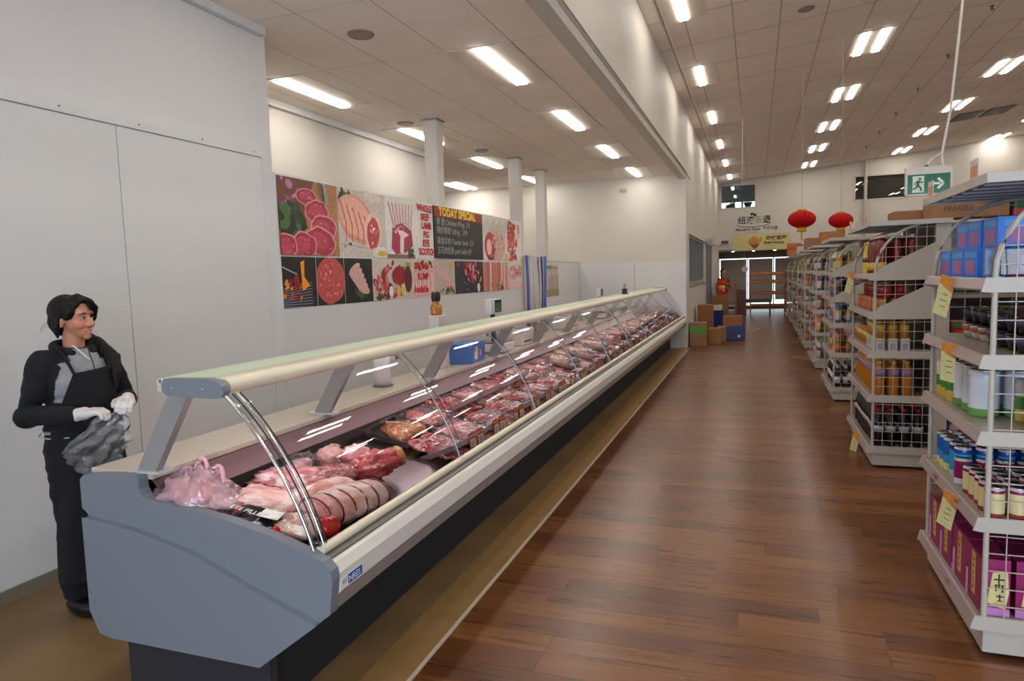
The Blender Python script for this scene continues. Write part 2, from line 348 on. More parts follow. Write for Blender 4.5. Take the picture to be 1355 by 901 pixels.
# --- bulkhead above the counter and aisle wall beyond
wb = struct('wall_bulkhead', MB().box(-1.50, -1.36, -4.4, 14.62, 3.48, 5.0), M_WALL)
wa = struct('wall_aisle', MB().box(-1.50, -1.36, 14.62, 15.15, 0, 5.0), M_WALL)
for a in ((15.15, 19.95, 0, 1.30), (15.15, 23.6, 2.40, 5.0), (19.95, 20.35, 0, 2.4), (23.6, YF, 0, 5.0)):
    struct('wall_section', MB().box(-1.50, -1.36, *a), M_WALL, wa)
struct('ledge_block', MB().box(-1.36, -1.16, 24.2, 24.5, 2.45, 2.95), M_WALL, wa)
w1 = struct('window_1', MB().box(-1.46, -1.45, 15.15, 19.95, 1.30, 2.40), M_GLASS)
for yy in (15.15, 16.0, 16.95, 17.9, 18.9, 19.9): struct('mullion', MB().box(-1.49, -1.40, yy, yy + .06, 1.3, 2.4, C(128, 128, 124)), M_PLAS, w1)
struct('frame', MB().box(-1.49, -1.40, 15.15, 19.96, 2.34, 2.40, C(128, 128, 124)).box(-1.49, -1.40, 15.15, 19.96, 1.30, 1.35, C(170, 168, 160)), M_PLAS, w1)
struct('sill', MB().box(-1.50, -1.32, 15.1, 20.0, 1.27, 1.30, C(190, 186, 176)), M_PLAS, w1)
struct('backing_blind', MB().box(-1.60, -1.57, 15.0, 20.0, 1.2, 2.5, C(104, 106, 104)), M_MATTE, w1)
d1 = struct('door_1', MB().box(-1.47, -1.43, 20.4, 21.9, 0.02, 2.36, C(120, 124, 124)).box(-1.47, -1.43, 21.95, 23.55, 0.02, 2.36, C(112, 116, 118)), M_PLAS)
for yy in (20.36, 21.1, 21.88, 22.7, 23.5): struct('stile', MB().box(-1.49, -1.39, yy, yy + .07, 0, 2.38, C(140, 142, 140)), M_PLAS, d1)
struct('track', MB().tube([(-1.3, 20.0, 2.42), (-1.3, 23.7, 2.42)], .02, 8, C(170, 170, 168)), M_CAN, d1)
struct('closer_box', MB().box(-1.36, -1.18, 20.2, 20.7, 2.42, 2.50, C(186, 182, 174)), M_PLAS, d1)
# --- far wall: header, signs, glazing, two high windows
wf = struct('wall_far', MB(), M_WALL)
X0, X1 = -1.5, 12.2
def zf(x): return cz(x) + .1
def fw(x0, x1, z0, z1=None):
    a, b = (z1 if z1 else zf(x0)), (z1 if z1 else zf(x1))
    struct('wall_section', MB().add([(x0, YF, z0), (x1, YF, z0), (x1, YF, b), (x0, YF, a), (x0, YF + .14, z0), (x1, YF + .14, z0), (x1, YF + .14, b), (x0, YF + .14, a)],
        [(0, 1, 2, 3), (7, 6, 5, 4), (0, 4, 5, 1), (3, 2, 6, 7), (0, 3, 7, 4), (1, 5, 6, 2)]), M_WALL, wf)
fw(-1.5, -1.26, 2.36); fw(-1.26, -.03, 2.36, 3.93); fw(-1.26, -.03, 4.78); fw(-.03, 3.33, 2.36); fw(3.33, 4.93, 2.36, 3.95); fw(3.33, 4.93, 4.78); fw(4.93, 12.2, 2.36); fw(2.6, 12.2, 0.0, 2.36)
struct('window_2', MB().box(-1.26, -.03, YF + .05, YF + .06, 3.93, 4.78), M_GLASS)
w2 = bpy.data.objects['window_2']
struct('frame', MB().box(-1.28, -.01, YF - .02, YF + .02, 3.89, 3.94, C(206, 200, 188)).box(-1.28, -.01, YF - .02, YF + .02, 4.76, 4.81, C(206, 200, 188)).box(-1.30, -1.25, YF - .02, YF + .02, 3.9, 4.8, C(206, 200, 188)).box(-.05, 0.0, YF - .02, YF + .02, 3.9, 4.8, C(206, 200, 188)), M_PLAS, w2)
# upstairs office seen through it, its own window open to the sky
of = struct('wall_office', MB().box(-2.6, -2.5, YF + .14, 31, 3.6, 5.4, C(110, 116, 108)).box(1.5, 1.6, YF + .14, 31, 3.6, 5.4, C(110, 116, 108)).box(-2.6, 1.6, 30.9, 31, 4.45, 5.4, C(104, 112, 106)).box(-2.6, 1.6, YF + .14, 31, 3.55, 3.62, C(110, 110, 104)).box(-2.6, 1.6, YF + .14, 31, 5.35, 5.42, C(170, 176, 166)), M_MATTE)
struct('mullion', MB().box(-1.05, -1.0, 30.85, 30.95, 3.6, 4.45, C(96, 104, 110)).box(-.60, -.53, 30.85, 30.95, 3.6, 4.45, C(96, 104, 110)).box(.25, .31, 30.85, 30.95, 3.6, 4.45, C(96, 104, 110)), M_PLAS, of)
tag(MB().box(-1.18, -.82, 29.5, 29.9, 3.62, 4.22, C(34, 34, 32)).add([(-1.18, 29.5, 4.22), (-.82, 29.5, 4.22), (-.82, 29.9, 4.22), (-1.18, 29.9, 4.22), (-.84, 29.55, 4.33), (-.82, 29.55, 4.33)], [(0, 1, 5, 4), (1, 2, 5), (0, 4, 3), (3, 4, 5, 2)], C(34, 34, 32)).build('office_chair', M_MATTE), 'dark office chair back behind the lit upstairs window', 'chair')
t = empty('desk_lamp', 'dark desk lamp silhouette on right in lit upstairs window', 'lamp', (-.32, 29.4, 3.62))
MB().lathe([(.10, 0), (.10, .03), (.03, .04), (.02, .5)], seg=12, col=C(40, 42, 42)).build('stand', M_MATTE, t); MB().lathe([(.10, .48), (.16, .62), (.20, .66)], seg=12, col=C(34, 36, 36)).build('lamp_shade', M_MATTE, t)
w3 = struct('window_3', MB().box(3.33, 4.93, YF + .05, YF + .06, 3.95, 4.78), M_GLASS)
struct('frame', MB().box(3.30, 4.96, YF - .02, YF + .02, 3.91, 3.96, C(206, 196, 184)).box(3.30, 4.96, YF - .02, YF + .02, 4.76, 4.81, C(206, 196, 184)).box(3.29, 3.35, YF - .02, YF + .02, 3.92, 4.8, C(206, 196, 184)).box(4.91, 4.97, YF - .02, YF + .02, 3.92, 4.8, C(206, 196, 184)).box(3.62, 3.68, YF - .02, YF + .02, 3.95, 4.78, C(206, 196, 184)), M_PLAS, w3)
struct('sky_blocker_board', MB().box(3.3, 5.0, YF + .15, YF + .2, 3.9, 4.85, C(60, 56, 50)), M_MATTE, w3)  # added behind the slats to block sky light
for k in range(9): struct('slat', MB().box(3.34, 4.92, YF + .10 + .01 * (k % 2), YF + .13, 3.95 + k * .092, 4.03 + k * .092, C(84, 78, 68)), M_MATTE, w3)
struct('trim_1', MB().tube([(3.66, YF - .12, 2.3), (3.66, YF - .12, cz(3.6) - .02)], .05, 10, C(196, 184, 170)), M_PLAS)
# recess under the header with glazing and roller blinds
struct('ceiling_recess', MB().box(-1.5, 2.6, YF + .0, 29.3, 2.30, 2.36, C(140, 122, 104)), M_MATTE)
wg = struct('wall_glazed', MB().box(-1.5, 2.6, 29.2, 29.3, 2.04, 2.33, C(140, 122, 104)).box(-1.5, 2.6, 29.2, 29.3, 0, .10, C(110, 74, 42)).box(2.5, 2.6, 27.5, 29.3, 0, 2.36, C(120, 112, 100)).box(-1.56, -1.5, 27.5, 29.3, 0, 2.36, C(150, 142, 130)), M_MATTE)
struct('window_4', MB().box(-1.5, 2.5, 29.24, 29.25, .1, 2.04), M_GLASS)
w4 = bpy.data.objects['window_4']
for k, x in enumerate((-1.44, -.33, .66, 1.75)): struct('mullion', MB().box(x - .02, x + .02, 29.2, 29.3, .1, 2.04, C(120, 116, 110)), M_PLAS, w4)
for k, (a, b, z0) in enumerate(((-1.5, -1.45, .1), (-1.37, -.365, .12), (-.275, .62, .36), (.71, 1.7, .36), (1.8, 2.5, .12))):
    struct('roller_blind', MB().box(a, b, 29.12, 29.135, z0, 2.0, C(176, 166, 156)), M_MATTE, w4)
for i, x in enumerate((-.85, -.1, .66)):
    t = empty('downlight', 'small round downlight under the far header, %s from left' % ORD[i], 'light', (x, 28.0, 2.30), group='downlights under header')
    MB().lathe([(.07, -.012), (.07, 0)], seg=14, col=C(220, 214, 200)).build('rim', M_PLAS, t); MB().lathe([(.05, -.016), (.05, -.012)], seg=14).build('diffuser', M_TUBE, t)
struct('wall_right', MB().box(12, 12.2, -4.4, YF, 0, 6.3), M_WALL)
# shopfront behind the photographer: solid sides and head, open glazing between
struct('wall_near', MB().box(-3.8, -1.4, -4.5, -4.4, 0, 6.3).box(6.4, 12.2, -4.5, -4.4, 0, 6.3).box(-1.4, 6.4, -4.5, -4.4, 3.1, 6.3), M_WALL)
struct('window_5', MB().box(-1.4, 6.4, -4.46, -4.45, 0, 3.1), M_GLASS)
# --- ceilings: grid bars plus lift-out tiles
MC = 3.58
cm = struct('ceiling_meat', MB().box(-9, -1.40, -4.4, 14.6, MC + .03, MC + .08), M_TBAR)
TX, TY = .625, 1.235
def slots(lights): return set((round(x, 2), round(y, 2)) for x, y in lights)
meat_lights = [(-2.27, 6.24 + 2.47 * k) for k in range(-4, 4)] + [(-4.38, 6.24 + 2.47 * k) for k in range(0, 4)] + [(-6.12, 13.65), (-5.90, 13.65)]
tme = MB().box(-TX / 2 + .006, TX / 2 - .006, -TY / 2 + .006, TY / 2 - .006, 0, .012).mesh('ceiling_tile', M_TILE)
fme = MB()
for i in range(-2, 12):
    for jx in range(-8, 8):
        x = -2.27 + .0 - TX * (i - 2); yc = 6.24 + TY * jx
        if x < -8.9 or x > -1.5 or yc > 15 or yc < -4: continue
        if -5.4 < x and yc > 3.4:
            o = bpy.data.objects.new('ceiling_tile', tme); COL.objects.link(o); o.parent = cm; o.location = (x, yc, MC)
        else: fme.box(x - TX / 2 + .006, x + TX / 2 - .006, yc - TY / 2 + .006, yc + TY / 2 - .006, MC, MC + .012)
tag(fme.build('tile_field', M_TILE, cm), kind='stuff')
b = MB()
for i in range(-1, 14): x = -2.27 + TX * 1.5 - TX * i; b.box(x - .010, x + .010, -4.4, 14.5, MC + .002, MC + .015)
for jx in range(-9, 8): yy = 6.24 + TY * (jx + .5); b.box(-8.9, -1.5, yy - .010, yy + .010, MC + .002, MC + .015)
tag(b.build('grid_bars', M_TBAR, cm), kind='stuff')
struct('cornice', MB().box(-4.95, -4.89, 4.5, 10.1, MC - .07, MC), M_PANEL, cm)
# hall ceiling, sloping up to the right
HX, HY = .6, 1.2; XA = -1.36
sl = math.atan(.094)
ch = struct('ceiling_hall', MB().add([(XA, -4.4, cz(XA) + .06), (12.2, -4.4, cz(12.2) + .06), (12.2, YF + .1, cz(12.2) + .06), (XA, YF + .1, cz(XA) + .06)] + [(XA, -4.4, cz(XA) + .1), (12.2, -4.4, cz(12.2) + .1), (12.2, YF + .1, cz(12.2) + .1), (XA, YF + .1, cz(XA) + .1)], [(0, 3, 2, 1), (4, 5, 6, 7)]), M_TBAR)
hall_lights = [(-.90, 12.3 + 3.36 * k, 1) for k in range(-4, 5)] + [(1.71, 12.5 + 3.37 * k, 2) for k in range(-4, 5)] + [(4.58, 16.25 + 3.35 * k, 2) for k in range(-5, 4)] + [(7.5, 27.05 - 3.37 * k, 2) for k in range(0, 7)] + [(10.3, 26 - 3.37 * k, 2) for k in range(0, 7)]
hme = MB().box(-HX / 2 + .006, HX / 2 - .006, -HY / 2 + .006, HY / 2 - .006, 0, .012).mesh('ceiling_tile', M_TILE)
hf = MB(); n = 0
for i in range(23):
    x = XA + .16 + HX * i
    for jx in range(-4, 23):
        yc = HY * (jx + .35)
        if x > 12 or yc > YF - .3: continue
        z = cz(x)
        if n < 285 and yc > 7.6 and yc < 24 and x < 1.0 + .42 * yc - 1.5 and x < 8.5:
            o = bpy.data.objects.new('ceiling_tile', hme); COL.objects.link(o); o.parent = ch; o.location = (x, yc, z); o.rotation_euler = (0, -sl, 0); n += 1
        else:
            k = len(hf.v); hf.box(-HX / 2 + .006, HX / 2 - .006, -HY / 2 + .006, HY / 2 - .006, 0, .012); hf.xf(Matrix.Translation((x, yc, z)) @ Matrix.Rotation(-sl, 4, 'Y'), k)
tag(hf.build('tile_field', M_TILE, ch), kind='stuff')
b = MB()
for i in range(-1, 23):
    x = XA + .16 + HX * (i + .5); b.box(x - .009, x + .009, -4.4, YF, cz(x) - .002, cz(x) + .012)
for jx in range(-4, 23):
    yy = HY * (jx + .35 + .5); k = len(b.v); b.box(0, 13.5, -.009, .009, -.002, .012); b.xf(Matrix.Translation((XA, yy, cz(XA))) @ Matrix.Rotation(-sl, 4, 'Y'), k)
tag(b.build('grid_bars', M_TBAR, ch), kind='stuff')
# two grey return air vents in the hall ceiling
for q, (vx, vl) in enumerate(((5.25, 'left'), (5.95, 'right'))):
    t = empty('ceiling_vent', 'dark slatted return air vent in hall ceiling, %s of the pair' % vl, 'vent', (vx, 21.6, cz(vx) - .006), group='hall ceiling vents'); t.rotation_euler = (0, -sl, 0)
    MB().box(-.30, .30, -.55, .55, -.006, 0, C(60, 58, 58)).build('backing', M_MATTE, t)
    for k in range(10): MB().box(-.27, .27, -.5 + k * .105, -.45 + k * .105, -.016, -.006, C(104, 100, 98)).build('slat', M_PLAS, t)
# light fittings
def fitting(x, y, z, n, label, group, tilt=0, w=.30, L=1.2):
    TM = M_TUBE if 'hall' in group else M_TUBE2
    t = empty('ceiling_light', label, 'light', (x, y, z), group=group); t.rotation_euler = (0, -tilt, 0)
    MB().box(-w, w, -L / 2 - .0, L / 2, -.006, .0, C(222, 210, 196)).build('frame', M_PLAS, t)
    for k in range(n):
        cx = 0 if n == 1 else (-.14 + .28 * k)
        MB().box(cx - .055, cx + .055, -L / 2 + .03, L / 2 - .03, -.022, -.006).build('diffuser', TM, t)
def nm(i, n): return 'nearest' if i == 0 else ('farthest' if i == n - 1 else ORD[i] + ' nearest')
for rx, nx, what in ((-2.27, 1, 'above the meat counter'), (-4.38, 1, 'behind the poster wall')):
    ys = sorted(y for x, y in meat_lights if abs(x - rx) < .01)
    for i, y in enumerate(ys): fitting(rx, y, MC - .001, 1, 'single tube panel light in lower ceiling %s, %s' % (what, nm(i, len(ys))), 'lower ceiling lights', 0, .31, 1.22)
for i, x in enumerate((-6.12, -5.90)): fitting(x, 13.65, MC - .001, 1, 'thin tube light at far left back of lower ceiling, %s' % ('left' if i == 0 else 'right'), 'lower ceiling lights', 0, .09, 1.2)
for rx, n, what in ((-.90, 1, 'single tube light in hall ceiling beside the bulkhead'), (1.71, 2, 'twin tube light in hall ceiling above the racks'), (4.58, 2, 'twin tube light in second row over the hall'), (7.5, 2, 'twin tube light in third row over the hall'), (10.3, 2, 'twin tube light in rightmost row over the hall')):
    ys = sorted(y for x, y, k in hall_lights if abs(x - rx) < .01)
    for i, y in enumerate(ys): fitting(rx, y, cz(rx) - .004, n, '%s, %s' % (what, nm(i, len(ys))), 'hall ceiling lights', sl)
# ceiling speaker discs and sprinklers
for i, (x, y, z, tl, lb) in enumerate(((-3.0, 4.95, MC, 0, 'flat round white smoke detector on nearest lower ceiling tiles'), (-4.2, 7.9, MC, 0, 'round flush speaker in lower ceiling left of front column'), (-4.05, 10.1, MC, 0, 'round flush speaker in lower ceiling beyond front column'), (.62, 10.25, cz(.62), sl, 'round flush speaker in the hall ceiling'))):
    o = MB().lathe([(.10, -.008), (.095, -.012), (.11, 0)], seg=20, col=C(150, 132, 124)).build('ceiling_disc', M_PLAS, None, (x, y, z - .002)); o.rotation_euler = (0, -tl, 0); tag(o, lb, 'ceiling fitting')
for i, y in enumerate((12.0, 14.4, 16.8, 19.2, 21.6, 24.0)):
    o = MB().lathe([(.03, -.05), (.012, -.04), (.012, -.01), (.04, 0)], seg=8, col=C(84, 72, 62)).build('sprinkler', M_PLAS, None, (3.2, y, cz(3.2) - .004)); tag(o, 'small dark sprinkler head in hall ceiling, %s of the row' % nm(i, 6), 'sprinkler', 'hall ceiling sprinklers')
# columns behind the partition
for i, (x, y) in enumerate(((-3.82, 7.90), (-3.84, 11.05), (-3.84, 12.5))):
    c = struct('column', MB().box(x - .09, x + .09, y - .09, y + .09, 0, MC - .001), M_WALL, bevel=.008); tag(c, 'square white column rising behind the partition, %s' % nm(i, 3), None)
    struct('collar', MB().box(x - .11, x + .11, y - .11, y + .11, MC - .018, MC - .002, C(140, 136, 136)), M_PLAS, c)
# ================================================================ THE LONG MEAT COUNTER
Y0, Y1 = 1.87, 14.485
GREY = C(116, 124, 134)
mc = empty('meat_counter', 'long grey serve-over meat counter with curved glass front and cream canopy', 'display counter', (-1.9, Y0, 0))
def part(name, mb, m, parent=None, bevel=0, label=None):
    mb.xf(Matrix.Translation((1.9, -Y0, 0))); o = mb.build(name, m, parent or mc, bevel=bevel)
    if label: o['label'] = label
    return o
EP = [(-2.194, .893), (-2.191, .842), (-2.172, .812), (-2.05, .794), (-1.90, .776), (-1.765, .757), (-1.6, .723), (-1.443, .676), (-1.385, .652), (-1.356, .622), (-1.350, .588), (-1.368, .466), (-1.412, .434), (-1.66, .241), (-2.37, .24), (-2.43, .25), (-2.475, .34), (-2.468, .723), (-2.499, .745), (-2.498, .860), (-2.478, .878), (-2.24, .898)]
M_GREY = mat('grey_moulding', GREY, .5, bump=.12, bscale=160)
def endpanel(y0, y1):
    p = part('end_panel', MB().prism(EP, 'y', y0, y1), M_GREY, bevel=.012)
    LB = [(-2.472, .718), (-2.212, .690), (-1.942, .630), (-1.67, .526), (-1.408, .434), (-1.66, .241), (-2.37, .24), (-2.43, .25), (-2.475, .34)]
    part('lower_moulding', MB().prism(LB, 'y', y0 - .026, y0 + .01), M_GREY, bevel=.013)
    return p
endpanel(Y0, Y0 + .045); part('end_panel', MB().prism(EP, 'y', Y1 - .05, Y1), M_GREY, bevel=.012)
ys, ye = Y0 + .045, Y1 - .05
# dark base and sloping underside
part('base', MB().box(-2.30, -1.69, Y0 + .05, ye, 0.0, .25, C(32, 33, 36)).prism([(-1.69, .22), (-1.66, .245), (-1.43, .425), (-1.43, .50), (-1.70, .50)], 'y', Y0 + .05, ye, C(30, 30, 33)), M_MATTE)
part('plinth_cover', MB().box(-2.34, -1.655, Y0 + .02, Y0 + .06, 0, .26, C(44, 47, 56)), M_PLAS)
# front: lip, sloping white panel, groove, cream rail
CREAM = C(222, 214, 190); OFFW = C(214, 211, 204)
part('front_panel', MB().prism([(-1.392, .640), (-1.372, .632), (-1.350, .600), (-1.350, .535), (-1.362, .520), (-1.40, .520), (-1.40, .62)], 'y', ys, ye, OFFW), mat('front_white', attr=True, rough=.35), bevel=.003)
part('lower_lip', MB().prism([(-1.362, .519), (-1.372, .468), (-1.44, .425), (-1.46, .44), (-1.41, .519)], 'y', ys, ye, C(138, 130, 126)), M_PLAS)
part('groove', MB().prism([(-1.425, .66), (-1.388, .645), (-1.392, .60), (-1.43, .60)], 'y', ys, ye, C(84, 80, 74)), M_PLAS)
rp = [(-1.428 + .019 * math.cos(a), .668 + .019 * math.sin(a)) for a in [2 * math.pi * k / 14 for k in range(14)]]
y = ys; i = 0
while y < ye - .01:
    y2 = min(3.11 + 1.27 * i, ye); part('cream_rail', MB().prism(rp, 'y', y + .002, y2 - .002, CREAM, True), mat('cream_plastic', attr=True, rough=.3)); y = y2; i += 1
# stickers on the front near the end panel
def decal():
    D = MB(); B = C(30, 66, 160); 
    D.box(-1.350, -1.3485, 1.955, 2.055, .538, .578, C(225, 225, 228)).box(-1.3485, -1.348, 1.960, 2.050, .541, .575, B)
    D.box(-1.350, -1.3485, 1.925 - .002, 1.952, .538, .575, C(216, 214, 212))
    return part('maker_sticker', D, M_PLAS, label='small blue and white maker sticker')
dec = decal()
text('sticker_lettering', 'NRES', dec, (-1.3475 + 1.9, 1.963 - Y0, .556), (R(90), 0, R(90)), .032, C(230, 236, 245), .0002)
text('sticker_lettering', 'SERVICE\nPHONE', dec, (-1.3482 + 1.9, 1.925 - Y0, .560), (R(90), 0, R(90)), .0085, C(60, 70, 110), .0001)
# worktop behind, rear skirt, well
part('worktop', MB().box(-2.49, -2.17, ys, ye, .868, .895, C(196, 186, 168)), mat('worktop', attr=True, rough=.22, nscale=30, namt=.04), bevel=.004)
part('rear_panel', MB().box(-2.47, -2.40, ys, ye, .25, .868, C(150, 150, 150)), M_PLAS)
part('well_back', MB().prism([(-2.175, .867), (-2.165, .867), (-2.085, .79), (-2.095, .785)], 'y', ys, ye, C(104, 76, 80)), mat('well_back_metal', attr=True, rough=.4, metal=.35))  # meat's pink reflection in the steel is put into the base colour
part('air_slot', MB().box(-2.10, -2.085, ys, ye, .745, .79, C(36, 33, 34)), M_MATTE)
part('slot_lip', MB().box(-2.09, -2.06, ys, ye, .735, .75), M_STEEL)
part('deck', MB().prism([(-2.09, .735), (-1.46, .605), (-1.44, .605), (-1.44, .59), (-2.09, .72)], 'y', ys, ye), M_STEEL)
part('well_front', MB().box(-1.45, -1.44, ys, ye, .59, .665), M_STEEL)
yy = 3.11; 
while yy < ye: part('deck_joint', MB().prism([(-2.088, .737), (-1.46, .6075), (-1.46, .606), (-2.088, .7355)], 'y', yy - .004, yy + .004, C(70, 66, 66)), M_MATTE); yy += .635
# canopy
part('canopy_top', MB().box(-2.10, -1.86, ys, ye, 1.242, 1.262, C(186, 204, 178)), mat('green_glass_top', attr=True, rough=.5), bevel=.003)
part('canopy_underside', MB().box(-2.06, -1.80, ys, ye, 1.217, 1.224, C(232, 224, 204)), M_PLAS)
nose = [(-1.87, 1.222)] + [(-1.80, 1.208)] + [(-1.80 + .034 * math.sin(a), 1.236 - .030 * math.cos(a)) for a in [math.pi * k / 8 for k in range(9)]] + [(-1.87, 1.268)]
yb = ys
for i in range(11):
    y2 = min(3.11 + 1.27 * i, ye)
    if y2 - yb < .02: break
    part('canopy_nose', MB().prism(nose, 'y', yb + .0015, y2 - .0015, C(226, 218, 194), True), mat('cream_plastic', attr=True, rough=.3)); yb = y2
part('canopy_back', MB().box(-2.11, -2.09, ys, ye, 1.212, 1.258, C(190, 190, 180)), M_PLAS)
capp = [(-2.03, 1.258), (-2.02, 1.270), (-1.83, 1.274), (-1.782, 1.266), (-1.758, 1.248), (-1.752, 1.228), (-1.766, 1.206), (-1.80, 1.202), (-2.015, 1.208), (-2.034, 1.226)]
for ya in (Y0 - .005, Y1 - .035):
    cap = part('end_cap', MB().prism(capp, 'y', ya, ya + .035), M_GREY, bevel=.006)
    if ya < 3:
        for px in (-1.985, -1.845): part('screw', MB().lathe([(.006, 0), (.003, .003)], seg=8).xf(Matrix.Translation((px, ya, 1.236)) @ Matrix.Rotation(R(90), 4, 'X')), M_CHROME, cap)
        for o in cap.children: pass
# struts
st = [(-2.06, 1.21), (-1.965, 1.21), (-2.165, .89), (-2.255, .89)]
yy = Y0 + .05; ks = 0
for ks in range(11):
    yy = (Y0 + .05) if ks == 0 else 3.04 + 1.255 * (ks - 1)
    if yy > ye: break
    s_ = part('canopy_strut', MB().prism(st, 'y', yy, yy + .035, C(150, 152, 150)), mat('strut_grey', attr=True, rough=.3, metal=.3), bevel=.003)
    part('foot_plate', MB().box(-2.28, -2.12, yy - .02, yy + .055, .895, .902, C(186, 186, 188)), M_PLAS)
# curved front glass, one pane per bay
GP = bez([(-1.763, .0, 1.212), (-1.66, 0, 1.125), (-1.50, 0, .93), (-1.428, 0, .684)], 16)
GP = [(p[0], p[2]) for p in GP]
seams = [Y0 + .02] + [3.11 + 1.27 * k for k in range(9)] + [ye]
for a, b_ in zip(seams, seams[1:]):
    part('glass_pane', MB().sweep(GP, a + .004, b_ - .004, (1, 1, 1)), M_GLASS)
    part('pane_edge', MB().sweep([(p[0] + .002, p[1] + .001) for p in GP], a + .002, a + .006, C(70, 92, 84)), mat('glass_edge', attr=True, rough=.1))
# chrome frame of the nearest pane, with its two thin dark wires
def arc(dy, off, r, col, m, name): return part(name, MB().tube([(x + off, Y0 + dy, z + off * .5) for x, z in GP], r, 6, col), m)
arc(.012, .000, .0065, (.8, .8, .8), M_CHROME, 'chrome_edge'); arc(.045, .004, .003, C(30, 30, 32), M_PLAS, 'pane_seal'); arc(.062, .006, .005, (.8, .8, .8), M_CHROME, 'chrome_edge'); arc(.082, .004, .0028, C(30, 30, 32), M_PLAS, 'pane_seal')
for k, sy in enumerate(seams[1:-1]):
    part('pane_clip', MB().tube([(x + .002, sy, z) for x, z in GP], .0042 if k < 3 else .005, 5, C(150, 150, 150)), M_CAN)
    part('hinge', MB().box(-1.79, -1.765, sy - .02, sy + .02, 1.19, 1.208), M_CHROME)
    part('pane_seal', MB().tube([(x + .002, sy + .05, z) for x, z in GP], .0022, 5, C(46, 46, 50)), M_PLAS)
ARC2 = [(x, z) for x, z in GP]
part('well_fill_glow', MB().box(-1.91, -1.875, ys + .1, ye - .1, 1.207, 1.216), emis('counter_fill_glow', (1.0, .84, .90), 9.0), label='slim pinkish fill strip added unseen under the canopy')  # added emitter, hidden from view, to make the meat brighter and pinker
# ================================================================ price cards standing behind the rail
cardm = MB().box(-.0015, .0015, -.045, .045, 0, .125, C(196, 52, 36)).box(.0015, .002, -.036, .036, .008, .092, C(226, 220, 200)).box(.0015, .0022, -.040, .040, .100, .118, C(226, 150, 60))
for k in range(5): cardm.box(.002, .0024, -.028 + .006 * (k % 2), .024 - .007 * (k % 3), .016 + k * .014, .021 + k * .014, C(70, 62, 60))
cme = cardm.mesh('price_card', M_PRINT)
PITCH = .362; NT = 30
cy = []
for k in range(NT):
    for s in (0, 1): cy.append(3.40 + PITCH * k + s * .115)
for i, y in enumerate(cy):
    o = bpy.data.objects.new('price_card', cme); COL.objects.link(o); o.location = (-1.468, y, .620); o.rotation_euler = (0, R(-8), R(random.uniform(-6, 6) + 0))
    pr, s = divmod(i, 2)
    tag(o, 'red edged handwritten price card, %s card of %s pair from near end' % (('near', 'far')[s], ORD[pr]), 'price card', 'price cards along the counter front')
# ================================================================ meat trays
def hz(x): return .605 + (-1.46 - x) * (.13 / .63)          # deck height at x
def film_fn(w, d, h, seed):
    def f(u, v):
        e = min(u, 1 - u, v, 1 - v); z = h + .022 * min(1, e * 5) + .012 * noise.noise(Vector((u * 4 + seed, v * 4, 0)))
        return ((u - .5) * w, (v - .5) * d, z if e > 0 else .030)
    return f
def tray_base(label, dark=False, w=.37, d=.335, full=.028):
    t = empty('meat_tray', label, 'meat tray', (0, 0, 0))
    col = C(84, 80, 88) if dark else C(206, 196, 208)
    a, b_ = w / 2, d / 2
    MB().add([(-a + .02, -b_ + .02, 0), (a - .02, -b_ + .02, 0), (a - .02, b_ - .02, 0), (-a + .02, b_ - .02, 0), (-a, -b_, .032), (a, -b_, .032), (a, b_, .032), (-a, b_, .032), (-a + .01, -b_ + .01, .032), (a - .01, -b_ + .01, .032), (a - .01, b_ - .01, .032), (-a + .01, b_ - .01, .032), (-a + .028, -b_ + .028, .006), (a - .028, -b_ + .028, .006), (a - .028, b_ - .028, .006), (-a + .028, b_ - .028, .006)],
        [(3, 2, 1, 0), (0, 1, 5, 4), (1, 2, 6, 5), (2, 3, 7, 6), (3, 0, 4, 7), (4, 5, 9, 8), (5, 6, 10, 9), (6, 7, 11, 10), (7, 4, 8, 11), (8, 9, 13, 12), (9, 10, 14, 13), (10, 11, 15, 14), (11, 8, 12, 15), (12, 13, 14, 15)], col).build('tray', M_PLAS, t)
    MB().grid(film_fn(w - .004, d - .004, .052, random.random() * 9), 10, 9, (1, 1, 1)).build('film', M_FILM, t)
    return t
rr = random.Random(11)
def slab(w, d, h, seed, m, t, loc, rot, name='meat_slice', tilt=0):
    mb = MB().ellip((0, 0, 0), (w, d, h), seg=12, rings=6, nz=.35, freq=1.6, seed=seed)
    o = mb.build(name, m, t); o.location = loc; o.rotation_euler = (tilt, rr.uniform(-.15, .15), rot); return o
def tray_slices(label, m, n=7, dark=False, w=.085, d=.078):
    t = tray_base(label, dark)
    k = 0
    for i in range(n):
        for jn in range(2):
            slab(w, d, .014, i * 3.1 + jn, m, t, (-.13 + .26 * i / (n - 1), -.075 + .15 * jn + rr.uniform(-.01, .01), .034), rr.uniform(-.5, .5), tilt=0)
            t.children[-1].rotation_euler[1] = -.5
    return t
def tray_mound(label, m, dark=False, nz=.25, n=5, name='meat_heap'):
    t = tray_base(label, dark)
    for i in range(n): slab(rr.uniform(.085, .12), rr.uniform(.075, .10), .030, i * 2.2, m, t, (rr.uniform(-.09, .09), rr.uniform(-.075, .075), .032 + rr.uniform(0, .008)), rr.uniform(0, 3), name)
    return t
def tray_strips(label, m, dark=False, n=9):
    t = tray_base(label, dark)
    for i in range(n):
        x = -.15 + .30 * i / (n - 1); mb = MB().tube([(0, -.14, 0), (rr.uniform(-.01, .01), -.05, .004), (rr.uniform(-.01, .01), .05, .004), (0, .14, 0)], [.014, .020, .020, .013], 8)
        o = mb.build('meat_strip', m, t); o.location = (x, 0, .030)
    return t
